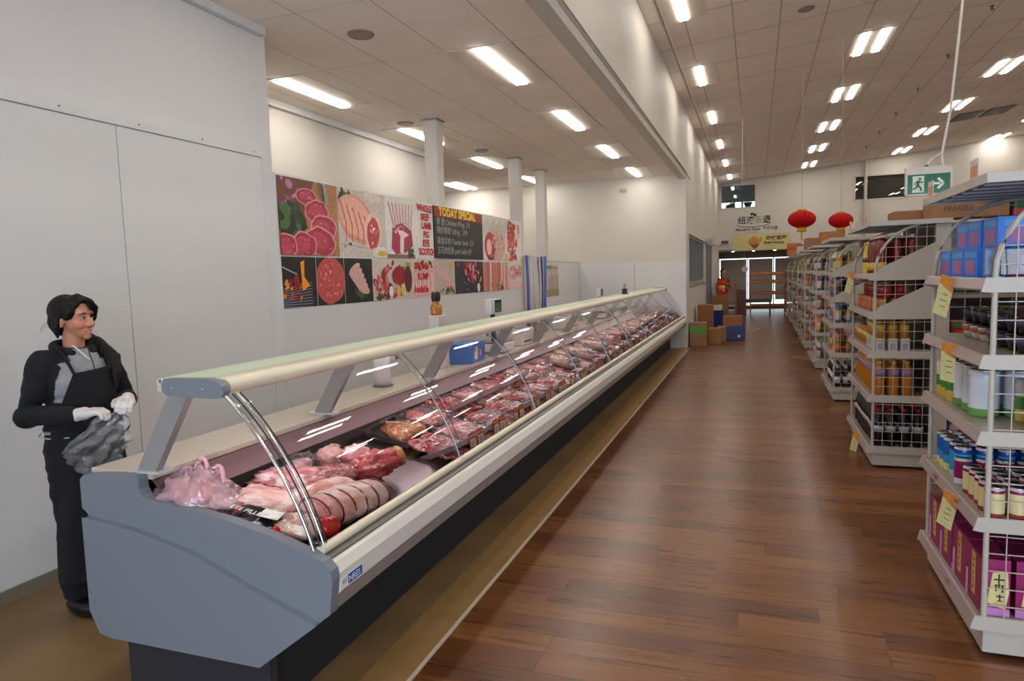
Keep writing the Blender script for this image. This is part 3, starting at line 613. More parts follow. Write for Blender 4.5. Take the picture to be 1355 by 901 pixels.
def tray_block(label, m, dark=False):
    t = tray_base(label, dark)
    for i in range(3): slab(.062, .15, .034, i * 5.3, m, t, (-.11 + .11 * i, 0, .034), rr.uniform(-.15, .15), 'meat_piece')
    return t
K = {
 'steak': Proto(tray_slices('sliced red beef steaks in film', MEAT_RED)), 'dark': Proto(tray_slices('dark red sliced beef in film', MEAT_DARK, 5)),
 'pink': Proto(tray_slices('pink pork slices in film', MEAT_PINK)), 'mince': Proto(tray_mound('minced red meat in film', MEAT_MINCE)),
 'pale': Proto(tray_mound('pale chicken pieces in film', MEAT_PALE)), 'orange': Proto(tray_mound('orange skinned chicken pieces in dark tray', MEAT_ORANGE, True, n=7)),
 'ribs': Proto(tray_strips('pink rib strips in film', MEAT_PINK)), 'sausage': Proto(tray_strips('red sausage strips in dark tray', MEAT_RED, True)),
 'block': Proto(tray_block('pork joints in film', MEAT_TAN)), 'dblock': Proto(tray_block('dark beef joints in film', MEAT_DARK, True))}
DESC = dict(steak='tray of sliced red steaks', dark='tray of dark red sliced beef', pink='tray of pink pork slices', mince='tray of minced red meat', pale='tray of pale chicken pieces', orange='dark tray of orange chicken pieces', ribs='tray of pink rib strips', sausage='dark tray of red meat strips', block='tray of pale pork joints', dblock='dark tray of beef joints')
front = ['steak', 'pink', 'ribs', 'steak', 'dark', 'pink', 'mince', 'block', 'steak', 'ribs', 'pink', 'steak', 'dark', 'mince', 'pink', 'sausage', 'steak', 'block', 'dark', 'ribs', 'dark', 'dblock', 'steak', 'sausage', 'dark', 'mince', 'dblock', 'steak', 'dark', 'sausage']
back = ['orange', 'mince', 'steak', 'pink', 'pink', 'steak', 'block', 'mince', 'ribs', 'pale', 'pale', 'block', 'orange', 'pale', 'pink', 'pale', 'block', 'ribs', 'pale', 'orange', 'pale', 'pale', 'pink', 'orange', 'pale', 'block', 'pale', 'pink', 'dblock', 'dark']
tl = math.atan(.13 / .63)
for row, (seq, x, sx) in enumerate(((front, -1.625, .84), (back, -1.925, .80))):
    for k, kd in enumerate(seq[:NT]):
        y = 3.33 + PITCH * k + (.05 if row else 0); 
        lab = 'film wrapped %s, %s row, %s from near end' % (DESC[kd], ('front', 'back')[row], ORD[k])
        r = K[kd].put((x, y, hz(x) + .004 + (.010 if k > 12 else 0)), 0, lab, ('front', 'back')[row] + ' row of meat trays', (sx, .98, 1.0 if not row else 1.15))
        r.rotation_euler = (0, tl, rr.uniform(-.04, .04))
# second layer stacked on some trays farther along
for k in range(8, NT, 2):
    kd = back[(k * 7) % len(back)]; x = -1.77
    r = K[kd].put((x, 3.42 + PITCH * k, hz(x) + .072), 0, '%s stacked on top, above %s tray from near end' % (DESC[kd], ORD[k]), 'stacked meat trays', (.8, .9, 1))
    r.rotation_euler = (0, tl, rr.uniform(-.12, .12))
for kd in K:
    if not K[kd].used: bpy.data.objects.remove(K[kd].root)
# ================================================================ loose meat in the first bay
def blob(name, label, cat, loc, r, m, rot=(0, 0, 0), nz=.2, freq=2, seed=0, seg=28, rings=16, fn=None, group=None):
    o = MB().ellip((0, 0, 0), r, seg=seg, rings=rings, nz=nz, freq=freq, seed=seed, fn=fn).build(name, m, None, loc); o.rotation_euler = rot
    return tag(o, label, cat, group)
def creases(n, amp):
    def f(p):
        k = 1 - amp * max(0, math.cos(p.x * n)) ** 6; return Vector((p.x, p.y * k, p.z * k))
    return f
def tray_label(parent, loc, rot, w=.055, d=.035):
    o = MB().box(-w / 2, w / 2, -d / 2, d / 2, 0, .001, C(236, 234, 230)).box(-w / 2, w / 2, -d / 2, -d / 2 + .008, .0008, .0016, C(224, 190, 60)).build('price_label', M_PRINT, parent, loc); o.rotation_euler = rot
    return o
def roll(L_, r_, n, seed, amp):
    def f(u, v):
        a = 2 * math.pi * u; x = (v - .5) * L_; e = max(.02, 1 - abs(2 * v - 1) ** 3.2) ** .5
        c_ = 1 - amp * max(0, math.cos(2 * math.pi * n * v)) ** 8 * (.55 + .45 * math.sin(a * .5 + seed))
        k = r_ * e * c_ * (1 + .16 * noise.noise(Vector((math.cos(a) * 1.3, math.sin(a) * 1.3, v * 4 + seed))) + .10 * noise.noise(Vector((math.cos(a) * 4, math.sin(a) * 4, v * 12 + seed))))
        return (x, k * 1.28 * math.cos(a), k * .88 * math.sin(a))
    return MB().grid(f, 28, 64, (1, 1, 1))
j1 = tag(roll(.46, .078, 7, 2, .22).build('meat_joint', MEAT_TAN, None, (-1.575, 2.30, .700)), 'large pink leg joint with deep tied creases against the front rail', 'meat'); j1.rotation_euler = (0.05, .04, R(78))
for q in range(1, 7):
    xx = (q / 7 - .5) * .46; MB().tube([(xx, .078 * .93 * 1.28 * math.cos(a), .078 * .93 * .88 * math.sin(a)) for a in [2 * math.pi * k / 18 for k in range(19)]], .0035, 5, C(120, 34, 38)).build('tie_string', M_PLAS, j1)
j2 = tag(roll(.44, .060, 4, 7, .10).build('meat_joint', MEAT_TAN, None, (-1.735, 2.30, .715)), 'long pale pink rolled joint lying behind the tied leg joint', 'meat'); j2.rotation_euler = (0, 0, R(72))
j3 = blob('meat_slab', 'pale pink meat slab with white and yellow label beside the bag', 'meat', (-1.87, 2.15, .735), (.17, .13, .046), MEAT_TAN, (0, .15, R(30)), .30, 2.6, 3, 40, 22)
tray_label(j3, (.02, .0, .040), (0, 0, .4))
j4 = blob('meat_slab', 'browned net wrapped slab with white label in front of rear wall', 'meat', (-1.90, 2.42, .742), (.18, .13, .050), MEAT_PINK, (0, .15, R(60)), .32, 3.6, 5, 40, 22)
tray_label(j4, (.03, .0, .042), (0, 0, .2))
j5 = blob('meat_cut', 'rough dark pink cut in thin plastic at left of raw hocks', 'meat', (-1.80, 2.55, .728), (.13, .09, .045), MEAT_MINCE, (0, .1, R(85)), .3, 4, 15)
MB().ellip((0, 0, 0), (.15, .10, .052), nz=.15, freq=4, seed=7, seg=24, rings=12).build('plastic_wrap', M_FILM, j5)
j6 = blob('pork_hock', 'bright red cut pork hock at the right of the loose pile', 'meat', (-1.715, 2.74, .725), (.155, .075, .062), MEAT_RED, (0.1, -.2, R(50)), .34, 2.8, 21, 40, 22)
MB().ellip((.135, 0, .0), (.03, .058, .05), nz=.1, freq=2, seed=3).build('bone_end', MEAT_ORANGE, j6)
j7 = blob('pork_hock', 'pink pork hock with white end in the middle of the pile', 'meat', (-1.83, 2.78, .755), (.075, .06, .055), MEAT_PINK, (0, 0, .5), .22, 2.6, 31)
j8 = blob('pork_hock', 'pale pink pork hock at the back left of the pile', 'meat', (-1.93, 2.72, .765), (.07, .06, .05), MEAT_TAN, (0, 0, 1.2), .22, 2.6, 41)
tray_label(j8, (.03, .0, .048), (.2, .3, .2), .05, .03)
j9 = blob('plastic_bundle', 'crumpled clear violet plastic bundle against the rear wall', 'package', (-2.00, 2.58, .765), (.07, .09, .045), M_POLY, (0, 0, 0), .3, 4, 51)
MB().ellip((0, 0, -.01), (.05, .07, .03), nz=.2, freq=3, seed=8).build('meat_piece', MEAT_PINK, j9)
j10 = blob('meat_pack', 'clear wrapped pale meat behind the red cap at near corner', 'package', (-1.60, 2.03, .695), (.10, .075, .045), MEAT_PALE, (0, .1, .3), .2, 2.5, 61)
MB().ellip((0, 0, 0), (.112, .086, .054), nz=.15, freq=4, seed=7, seg=24, rings=12).build('plastic_wrap', M_FILM, j10)
t = MB().ellip((0, 0, 0), (.045, .045, .040), col=C(206, 22, 24), nz=.15, freq=3, seed=4, seg=20, rings=12).build('red_bundle', M_GLOSS, None, (-1.505, 2.08, .690)); tag(t, 'shiny red plastic bundle beside the chrome glass edge', 'package')
t = MB().ellip((0, 0, 0), (.05, .06, .022), col=C(24, 22, 26), nz=.15, freq=3, seed=4, seg=20, rings=12).build('black_pouch', M_GLOSS, None, (-1.50, 2.02, .650)); tag(t, 'black plastic pouch under the red bundle', 'package')
pk = MB().grid(lambda u, v: ((u - .5) * .24, (v - .5) * .13, .018 + .012 * noise.noise(Vector((u * 5, v * 5, 3))) - .02 * (2 * u - 1) ** 4), 14, 8, C(26, 24, 28))
pk.c = [C(26, 24, 28) if (i % 14) in range(1, 12) else C(196, 26, 38) for i in range(len(pk.c))]
pk = pk.build('meat_packet', M_GLOSS, None, (-1.735, 1.975, .728)); pk.rotation_euler = (.15, .18, R(8)); tag(pk, 'black and red printed packet with white lettering behind the near end panel', 'package')
o = MB().box(-.04, .04, -.028, .028, 0, .001, C(238, 236, 228)).box(.015, .04, -.028, -.02, .001, .0016, C(228, 196, 60)).build('price_label', M_PRINT, pk, (.045, .012, .030))
text('packet_lettering', 'EYE FILLET', pk, (-.115, .0, .034), (0, 0, R(-4)), .032, C(235, 232, 230), .0005)
# pink carrier bag with handles
def bagfn(p):
    k = 1 - .45 * max(0, p.z / .11); return Vector((p.x * k, p.y * k, p.z))
bg_ = MB().ellip((0, 0, 0), (.175, .12, .105), seg=48, rings=28, nz=.34, freq=3.2, seed=17, fn=bagfn).build('carrier_bag', M_BAG, None, (-2.05, 2.01, .80))
bg_.rotation_euler = (0, .12, R(10)); tag(bg_, 'knotted pink translucent carrier bag of meat beside near strut', 'bag')
MB().ellip((-.02, 0, -.015), (.11, .075, .06), seg=20, rings=12, nz=.25, freq=3, seed=5).build('meat_inside', MEAT_RED, bg_)
for (a, b_, c_) in (((-.01, 0, .06), (0, .02, .135), (.03, .01, .07)), ((.05, 0, .05), (.085, .01, .12), (.10, 0, .03))):
    pts = bez([a, (b_[0] - .03, b_[1], b_[2] + .02), (b_[0] + .03, b_[1], b_[2] + .02), c_], 10); MB().tube(pts, [.012, .011, .009, .008, .008, .008, .008, .008, .009, .011, .012], 7).build('handle', mat('bag_pink', C(236, 178, 190), .35), bg_)
MB().grid(lambda u, v: (.09 + u * .10, -.05 + v * .08, -.02 - u * .055 + .02 * noise.noise(Vector((u * 6, v * 6, 1)))), 12, 8, (1, 1, 1)).build('bag_skirt', M_BAG, bg_)
# ================================================================ things on the worktop
def scale(name, loc, label, w=.32):
    t = empty(name, label, 'scale', loc)
    MB().box(-.15, .15, -w / 2, w / 2, .015, .09, C(226, 226, 226)).build('body', M_PLAS, t, bevel=.01)
    MB().box(-.14, .14, -w / 2 + .01, w / 2 - .01, .095, .105).build('pan', M_STEEL, t, bevel=.003)
    MB().box(-.02, .02, -.02, .02, .0, .16, C(50, 50, 52)).build('foot', M_PLAS, t)
    MB().box(-.02, .012, -.02, .02, .09, .36, C(34, 34, 36)).build('pole', M_PLAS, t)
    hb = MB().box(-.03, .035, -.13, .13, .36, .50, C(214, 214, 214)).build('display_head', M_PLAS, t, bevel=.006)
    MB().box(.035, .040, -.04, .125, .375, .49, C(24, 34, 26)).build('screen', M_GLOSS, hb)
    text('screen_digits', '0.000', hb, (.0415, -.03, .445), (R(90), 0, R(90)), .05, C(40, 150, 70), .0003)
    text('screen_digits', '00.00', hb, (.0415, -.03, .405), (R(90), 0, R(90)), .03, C(40, 150, 70), .0003)
    return t
scale('scale', (-2.33, 5.95, .895), 'white weighing scale with green digital display raised above the canopy')
t = scale('scale', (-2.33, 10.6, .895), 'weighing scale with dark pole head farthest along the counter'); t.scale = (.8, .8, .95)
t = empty('spice_stand', 'white box with two black topped amber bottles above the canopy', 'dispenser', (-2.36, 4.83, .895))
MB().box(-.05, .04, -.07, .07, 0, .42, C(206, 202, 198)).build('stand', M_PLAS, t, bevel=.005)
for s in (-.034, .034):
    bt = MB().lathe([(.028, .42), (.030, .43), (.030, .49), (.014, .51), (.014, .53)], seg=14, cy=s, cx=-.01, col=C(176, 112, 32)).build('bottle', M_GLOSS, t)
    MB().lathe([(.014, .53), (.02, .54), (.022, .57), (.018, .60), (.006, .605)], seg=14, cy=s, cx=-.01, col=C(20, 20, 22)).build('bottle_top', M_PLAS, bt)
t = empty('storage_box', 'blue plastic box with white and red stickers seen through the front glass', 'box', (-2.30, 5.25, .895), R(6))
MB().box(-.10, .10, -.19, .19, 0, .15, C(44, 112, 196)).build('body', M_PLAS, t, bevel=.008)
MB().box(-.104, .104, -.195, .195, .15, .165, C(58, 128, 206)).build('lid', M_PLAS, t, bevel=.003)
MB().box(.100, .101, -.13, -.04, .03, .10, C(230, 226, 210)).box(.101, .1015, -.10, -.03, .09, .13, C(226, 206, 90)).build('sticker', M_PRINT, t)
MB().lathe([(.028, 0), (.028, .002)], seg=18, col=C(226, 150, 160)).xf(Matrix.Translation((.1005, .04, .07)) @ Matrix.Rotation(R(90), 4, 'Y')).build('round_sticker', M_PRINT, t)
t = empty('paper_roll', 'white paper roll holder standing behind the second glass pane', 'paper roll', (-2.36, 3.95, .895))
MB().lathe([(.055, .01), (.055, .25)], seg=20, col=C(232, 230, 234)).build('roll', M_MATTE, t); MB().lathe([(.07, 0), (.07, .012)], seg=20).build('base_plate', M_STEEL, t)
for i, (yy, lb) in enumerate(((6.65, 'white boxy label printer on worktop behind the third pane'), (8.6, 'white boxy machine on worktop behind the fifth pane'))):
    t = empty('label_printer', lb, 'machine', (-2.33, yy, .895)); MB().box(-.13, .11, -.20, .20, 0, .17, C(222, 216, 216)).build('body', M_PLAS, t, bevel=.02); MB().box(.11, .115, -.14, .10, .03, .05, C(90, 86, 88)).build('paper_slot', M_PLAS, t); MB().box(-.08, .05, -.12, .12, .17, .185, C(150, 146, 150)).build('lid', M_PLAS, t, bevel=.004)
t = empty('card_terminal', 'small dark device with white screen standing on the far canopy', 'device', (-1.98, 10.9, 1.262)); MB().box(-.04, .04, -.05, -.02, 0, .09, C(24, 24, 26)).build('holder', M_PLAS, t); MB().box(-.02, 0, -.03, .06, .10, .17, C(150, 150, 150)).build('screen', M_PLAS, t); MB().box(-.05, .05, -.07, .09, 0, .012, C(34, 34, 36)).build('base', M_PLAS, t); MB().tube([(-.01, .0, .01), (-.01, .01, .11)], .006, 6, C(90, 90, 90)).build('stem', M_PLAS, t)
# ================================================================ POSTERS on the partition (flat prints on thin boards)
PX = -3.6395
class Board:
    def __init__(s, y0, y1, z0, z1, bgc, label, name='poster', cat='poster', th=.004):
        s.y0, s.z0, s.w, s.h = y0, z0, y1 - y0, z1 - z0; s.k = 0; s.mb = MB(); s.label = label; s.name = name; s.cat = cat; s.th = th
        s.mb.box(0, th, 0, s.w, 0, s.h, bgc); s.o = None
    def poly(s, pts, col):       # pts in metres (y right, z up); clipped to the board by clamping
        s.k += 1; x = s.th + .00012 * s.k
        p = [(x, min(max(a, 0), s.w), min(max(b, 0), s.h)) for a, b in pts]; s.mb.add(p, [tuple(range(len(p)))], col); return s
    def ell(s, cx, cz_, rx, rz, col, rot=0, n=18, nz=0, seed=0):
        pts = []
        for i in range(n):
            a = 2 * math.pi * i / n; k = 1 + nz * noise.noise(Vector((math.cos(a) * 2 + seed, math.sin(a) * 2, seed)))
            x, y = rx * k * math.cos(a), rz * k * math.sin(a); pts.append((cx + x * math.cos(rot) - y * math.sin(rot), cz_ + x * math.sin(rot) + y * math.cos(rot)))
        return s.poly(pts, col)
    def rect(s, a, b, c, d, col): return s.poly([(a, c), (b, c), (b, d), (a, d)], col)
    def line(s, x0, z0, x1, z1, w, col):
        dx, dz = x1 - x0, z1 - z0; l = math.hypot(dx, dz) or 1; nx, nz = -dz / l * w / 2, dx / l * w / 2
        return s.poly([(x0 + nx, z0 + nz), (x1 + nx, z1 + nz), (x1 - nx, z1 - nz), (x0 - nx, z0 - nz)], col)
    def fleck(s, n, cx, cz_, rx, rz, cols, size, rnd, shape=3):
        for _ in range(n):
            a = rnd.uniform(0, 6.28); q = math.sqrt(rnd.random()); x = cx + rx * q * math.cos(a); z = cz_ + rz * q * math.sin(a); r_ = size * rnd.uniform(.5, 1.3)
            s.ell(x, z, r_, r_ * rnd.uniform(.3, .8), rnd.choice(cols), rnd.uniform(0, 3.14), 5 + shape)
        return s
    def done(s):
        s.o = s.mb.build(s.name, M_POST if s.cat == 'poster' else M_PRINT, None, (PX, s.y0, s.z0)); tag(s.o, s.label, s.cat, 'posters on the partition'); return s.o
    def text(s, body, y, z, size, col, sx=1, bold=.0): text('lettering', body, s.o, (s.th + .00012 * (s.k + 3), y, z), (R(90), 0, R(90)), size, col, .0004, 'LEFT', sx, bold)
rp_ = random.Random(5)
MR, MP, FAT = C(178, 56, 76), C(214, 120, 124), C(240, 214, 210)
REDS = [C(170, 44, 60), C(196, 74, 84), C(150, 30, 44), C(220, 130, 130)]
GRN = [C(46, 72, 38), C(70, 104, 52), C(30, 48, 30)]
def steak(b, x, z, rx, rz, rot=0):
    b.ell(x, z, rx, rz, C(226, 160, 160), rot, 20, .15, x * 9); b.ell(x, z, rx * .92, rz * .9, C(172, 48, 70), rot, 20, .15, x * 9); b.ell(x - rx * .1, z + rz * .1, rx * .6, rz * .55, C(190, 70, 90), rot, 16, .2, x * 3)
    for k in range(10): a = rp_.uniform(0, 6.28); q = rp_.uniform(.1, .75); b.line(x + rx * q * math.cos(a), z + rz * q * math.sin(a), x + rx * (q + .12) * math.cos(a + .3), z + rz * (q + .12) * math.sin(a + .3), .006, C(224, 150, 160))
# 1 raw steaks with herbs
b = Board(4.60, 5.44, 1.835, 2.475, C(176, 122, 78), 'large poster of raw beef steaks with dark herbs at left')
b.poly([(0, .64), (.5, .64), (.3, .3), (0, .2)], C(120, 70, 52)); b.fleck(14, .12, .52, .16, .14, [C(150, 90, 140), C(184, 130, 170), C(120, 60, 110)], .04, rp_)
steak(b, .38, .50, .15, .07); steak(b, .52, .38, .17, .11); steak(b, .60, .24, .20, .12); b.ell(.16, .28, .20, .16, GRN[2], 0, 14, .5); b.fleck(24, .16, .28, .17, .14, GRN, .05, rp_)
steak(b, .55, .12, .22, .13, -.2); steak(b, .30, .08, .18, .12); steak(b, .06, .06, .14, .12); b.line(.62, .64, .66, .46, .05, C(150, 160, 150)); b.line(.56, .64, .60, .5, .02, C(90, 100, 90)); b.done()
# 2 rolled pork roast
b = Board(5.455, 6.285, 1.835, 2.475, C(206, 196, 184), 'poster of a tied pink pork roast on white boards')
b.fleck(10, .1, .56, .14, .07, GRN, .05, rp_); b.line(0, .12, .83, .06, .006, C(160, 150, 140)); b.line(.3, .64, .32, .0, .005, C(170, 160, 150)); b.ell(.6, .6, .16, .06, C(224, 206, 196))
b.ell(.30, .36, .34, .22, C(222, 150, 130), -.35, 24, .08); b.ell(.28, .38, .30, .18, C(236, 176, 156), -.35, 24, .08)
for k in range(6): b.poly([(.02 + .10 * k, .52 - .03 * k), (.035 + .10 * k, .53 - .03 * k), (.12 + .10 * k, .32 - .02 * k), (.11 + .10 * k, .14 + .0 * k), (.10 + .1 * k, .14), (.10 + .10 * k, .32 - .02 * k)], C(186, 92, 78))
b.ell(.58, .25, .16, .20, C(236, 196, 182), -.2); b.ell(.59, .24, .12, .16, C(190, 70, 76), -.2, 20, .2); b.fleck(16, .59, .24, .09, .13, [FAT, C(224, 120, 120)], .02, rp_); b.ell(.72, .05, .16, .06, C(232, 226, 212)); b.ell(.74, .04, .09, .03, C(214, 178, 84)); b.fleck(6, .16, .10, .1, .03, [C(30, 30, 26)], .012, rp_); b.done()
# 3 rack of lamb with red lettering
b = Board(6.30, 7.405, 1.835, 2.475, C(226, 222, 216), 'poster of a lamb rack beside red lettering of meat names')
for k in range(8):
    b.poly([(.06 + .075 * k, .58 - .0 * k), (.085 + .075 * k, .60), (.20 + .05 * k, .30), (.17 + .05 * k, .30)], C(170, 60, 66)); b.line(.075 + .075 * k, .60, .185 + .05 * k, .30, .010, C(238, 214, 204))
b.poly([(.10, .10), (.14, .34), (.34, .38), (.56, .30), (.58, .14), (.40, .06), (.20, .04)], C(170, 52, 84)); b.poly([(.28, .06), (.30, .24), (.22, .30), (.36, .30), (.50, .26), (.38, .22), (.36, .05)], C(240, 214, 214)); b.fleck(20, .24, .32, .14, .05, [C(214, 120, 140), FAT], .018, rp_)
b.rect(0, .62, 0, .04, C(140, 108, 90)); b.fleck(14, .50, .08, .09, .06, GRN, .03, rp_); b.done()
RED = C(196, 40, 44)
for i, wd in enumerate(('WHOLE', 'BEEF', 'LAMB', 'PIG', 'EYE', 'SCOTCH')): b.text(wd, (.70, .80, .80, .84, .82, .72)[i], .580 - .100 * i, .104, RED, (1.0, .95, .95, .95, 1.0, .95)[i], .005)
# 4 chalkboard
b = Board(7.42, 8.94, 1.850, 2.475, C(40, 36, 38), 'black chalkboard with yellow TODAY SPECIAL heading on red', 'chalkboard', 'chalkboard', .02)
b.rect(0, 1.52, .50, .625, C(150, 34, 30)); b.rect(0, 1.52, 0, .01, C(30, 28, 30)); b.done()
YEL = C(240, 208, 40); b.text('TODAY SPECIAL', .13, .560, .140, YEL, 1.12, .006)
CH = C(170, 166, 164)
b.text('鲜 翅 Chicken Wing  3.9', .06, .44, .10, CH, 1.0); b.text('特价猪骨 5.8 kg   2.99', .06, .335, .10, CH, 1.0); b.text('美食羊肉 Tender lamb  5.9', .06, .205, .10, CH, 1.0); b.text('五花肉优惠 pork belly 4.9', .06, .09, .10, CH, .95)
# 5 herb ham, 6 diced meat
b = Board(8.955, 9.98, 1.850, 2.475, C(222, 216, 208), 'poster of a round raw ham with sprigs behind it')
for k in range(12): b.line(.12 + .07 * k, .30, .06 + .085 * k, .56 + .04 * (k % 3 - 1), .014, rp_.choice(GRN + [C(150, 130, 110)]))
b.ell(.52, .22, .42, .24, C(214, 170, 156), 0, 22, .08); b.ell(.30, .20, .22, .2, C(180, 60, 66), 0, 20, .1); b.ell(.26, .18, .10, .12, C(236, 190, 180)); b.fleck(30, .62, .25, .25, .16, [C(150, 110, 90), C(230, 196, 180), C(190, 110, 100)], .025, rp_); b.ell(.34, .04, .10, .05, C(130, 30, 60)); b.fleck(10, .36, .05, .1, .04, [C(240, 220, 230)], .012, rp_); b.rect(.88, 1.025, .0, .10, C(214, 186, 130)); b.done()
b = Board(9.99, 10.66, 1.850, 2.475, C(228, 222, 214), 'narrow poster of diced red meat at partition end')
b.fleck(44, .22, .26, .22, .30, [C(206, 84, 64), C(190, 50, 50), C(222, 120, 96), C(170, 40, 44)], .07, rp_); b.fleck(10, .10, .48, .10, .12, [C(196, 44, 40)], .06, rp_)
for zz in (.54, .47): b.ell(.52, zz, .050, .040, C(196, 40, 44)); b.ell(.52, zz, .024, .02, C(232, 226, 220))
b.line(.47, .40, .57, .38, .008, C(120, 100, 90)); b.done()
# bottom strip
def patch(b, y0, w, kind):
    h = b.h
    if kind == 'grill':
        b.rect(y0, y0 + w, 0, h, C(38, 30, 32)); 
        for k in range(9): b.line(y0, .01 + .018 * k, y0 + w * .85, .0 + .026 * k, .006, C(140, 150, 170))
        b.fleck(26, y0 + w * .3, .14, w * .3, .10, [C(196, 84, 30), C(230, 140, 40), C(120, 40, 24)], .03, rp_); b.poly([(y0 + w * .28, .24), (y0 + w * .42, .30), (y0 + w * .5, .18), (y0 + w * .36, .12)], C(140, 40, 40)); b.poly([(y0 + w * .55, .14), (y0 + w * .52, .38), (y0 + w * .64, .40), (y0 + w * .62, .26), (y0 + w * .78, .18)], C(240, 150, 40)); b.line(y0, .34, y0 + w * .4, .28, .012, C(170, 170, 176))
    elif kind == 'patty':
        b.rect(y0, y0 + w, 0, h, C(40, 34, 34)); b.ell(y0 + w * .5, h * .52, w * .55, h * .50, C(196, 84, 78), .1, 22, .06)
        b.fleck(60, y0 + w * .5, h * .52, w * .45, h * .42, [C(226, 140, 130), C(236, 176, 160), C(170, 56, 56)], .014, rp_)
    elif kind == 'chicken':
        b.rect(y0, y0 + w, 0, h, C(34, 34, 30)); b.ell(y0 + w * .55, h * .45, w * .42, h * .42, C(20, 24, 20)); b.fleck(12, y0 + w * .55, h * .2, w * .35, h * .12, GRN, .04, rp_)
        for k in range(6): b.ell(y0 + w * (.35 + .06 * k), h * (.75 - .09 * k), w * .22, h * .10, C(206 + 4 * (k % 3), 166, 158), .5 - .15 * k)
    elif kind == 'mixed':
        b.rect(y0, y0 + w, 0, h, C(208, 196, 182)); b.fleck(34, y0 + w * .4, h * .5, w * .4, h * .42, REDS, .06, rp_); b.fleck(20, y0 + w * .12, h * .35, w * .12, h * .2, [C(220, 120, 100), C(236, 160, 140)], .02, rp_); b.fleck(12, y0 + w * .2, h * .08, w * .2, .03, GRN, .03, rp_); b.fleck(10, y0 + w * .75, h * .85, w * .2, .04, [C(110, 140, 60), C(150, 160, 70)], .03, rp_); b.ell(y0 + w * .40, h * .2, .045, .06, C(232, 232, 226)); b.ell(y0 + w * .58, h * .2, .05, .06, C(220, 180, 110)); b.poly([(y0 + w * .54, .12), (y0 + w * .56, .22), (y0 + w * .6, .12)], C(226, 190, 120)); b.ell(y0 + w * .70, h * .24, .05, .07, C(226, 190, 120)); b.poly([(y0 + w * .68, .16), (y0 + w * .70, .28), (y0 + w * .73, .16)], C(230, 196, 130)); b.ell(y0 + w * .62, h * .6, w * .18, h * .24, C(150, 30, 34)); b.ell(y0 + w * .84, h * .5, w * .1, h * .34, C(90, 20, 34))
    elif kind == 'belly':
        b.rect(y0, y0 + w, 0, h, C(214, 186, 174)); b.fleck(12, y0 + w * .5, h * .85, w * .45, .05, GRN + [C(190, 60, 60)], .04, rp_)
        for k in range(5): b.rect(y0 + w * (.04 + .19 * k), y0 + w * (.16 + .19 * k), .02, h * .72, C(226, 150, 150)); b.rect(y0 + w * (.08 + .19 * k), y0 + w * (.12 + .19 * k), .03, h * .68, C(244, 222, 218))
    elif kind == 'wings':
        b.rect(y0, y0 + w, 0, h, C(190, 176, 164)); 
        for k in range(7): b.ell(y0 + w * (.2 + .1 * k), h * (.8 - .09 * k), w * .26, h * .11, C(222 - 6 * (k % 2), 170, 166), -.6 + .2 * (k % 3))
        b.fleck(8, y0 + w * .6, h * .12, w * .35, .03, GRN, .04, rp_); b.ell(y0 + w * .8, h * .86, .04, .05, C(196, 160, 60))
    elif kind == 'dish':
        b.rect(y0, y0 + w, 0, h, C(44, 42, 50)); b.fleck(18, y0 + w * .4, h * .2, w * .4, h * .18, [C(60, 60, 70), C(150, 156, 170), C(30, 30, 36)], .03, rp_); b.fleck(28, y0 + w * .65, h * .62, w * .3, h * .32, REDS + [C(230, 150, 150)], .05, rp_); b.ell(y0 + w * .8, h * .16, .05, .06, C(226, 226, 220)); b.fleck(10, y0 + w * .3, h * .85, w * .25, h * .12, [C(200, 50, 40), C(220, 90, 60)], .04, rp_)
    elif kind == 'racks':
        b.rect(y0, y0 + w, 0, h, C(190, 120, 110))
        for k in range(9): b.poly([(y0 + w * (.02 + .11 * k), 0), (y0 + w * (.08 + .11 * k), 0), (y0 + w * (.10 + .11 * k), h), (y0 + w * (.04 + .11 * k), h)], rp_.choice([C(224, 160, 160), C(236, 196, 190), C(196, 84, 90), C(210, 130, 80)]))
        b.fleck(12, y0 + w * .6, h * .15, w * .35, .04, GRN + [C(226, 196, 110)], .04, rp_)
    elif kind == 'slices':
        b.rect(y0, y0 + w, 0, h, C(222, 206, 196)); b.ell(y0 + w * .35, h * .62, w * .3, h * .28, C(210, 150, 150), 0, 18, .1); b.fleck(18, y0 + w * .35, h * .6, w * .26, h * .24, [C(236, 200, 196), C(190, 90, 96)], .03, rp_); b.fleck(18, y0 + w * .75, h * .7, w * .2, h * .25, [C(170, 70, 50), C(210, 110, 70)], .03, rp_)
        for k in range(3): b.rect(y0 + .02, y0 + w - .02, h * (.06 + .09 * k), h * (.12 + .09 * k), C(232, 190, 184))
bs = [(4.60, 5.06, 'grill', 'flaming grill with meat on tongs'), (5.065, 5.49, 'patty', 'round pink minced patty'), (5.495, 5.99, 'chicken', 'raw chicken fillets on a dark plate'), (5.995, 6.86, 'mixed', 'mixed red meats with garlic and egg'), (6.865, 7.40, 'belly', 'pork belly strips under red lettering'), (7.405, 7.98, 'wings', 'pale chicken wings'), (7.985, 8.95, 'dish', 'red meat cuts around a dark dish'), (8.955, 9.98, 'racks', 'hanging rib and chop strips'), (9.985, 10.66, 'slices', 'sliced meats and chops beside doorway')]
for a, b2, kd, lb in bs:
    b = Board(a, b2, 1.395, 1.820, C(230, 226, 220), 'lower strip poster of ' + lb); patch(b, 0, b2 - a, kd); b.done()
    if kd == 'belly':
        b.text('SIRLOIN', .02, .355, .10, RED, 1.0, .005); b.text('RUMP', .10, .235, .105, RED, 1.0, .005); b.text('Available', .0, .09, .11, RED, .9, .005)
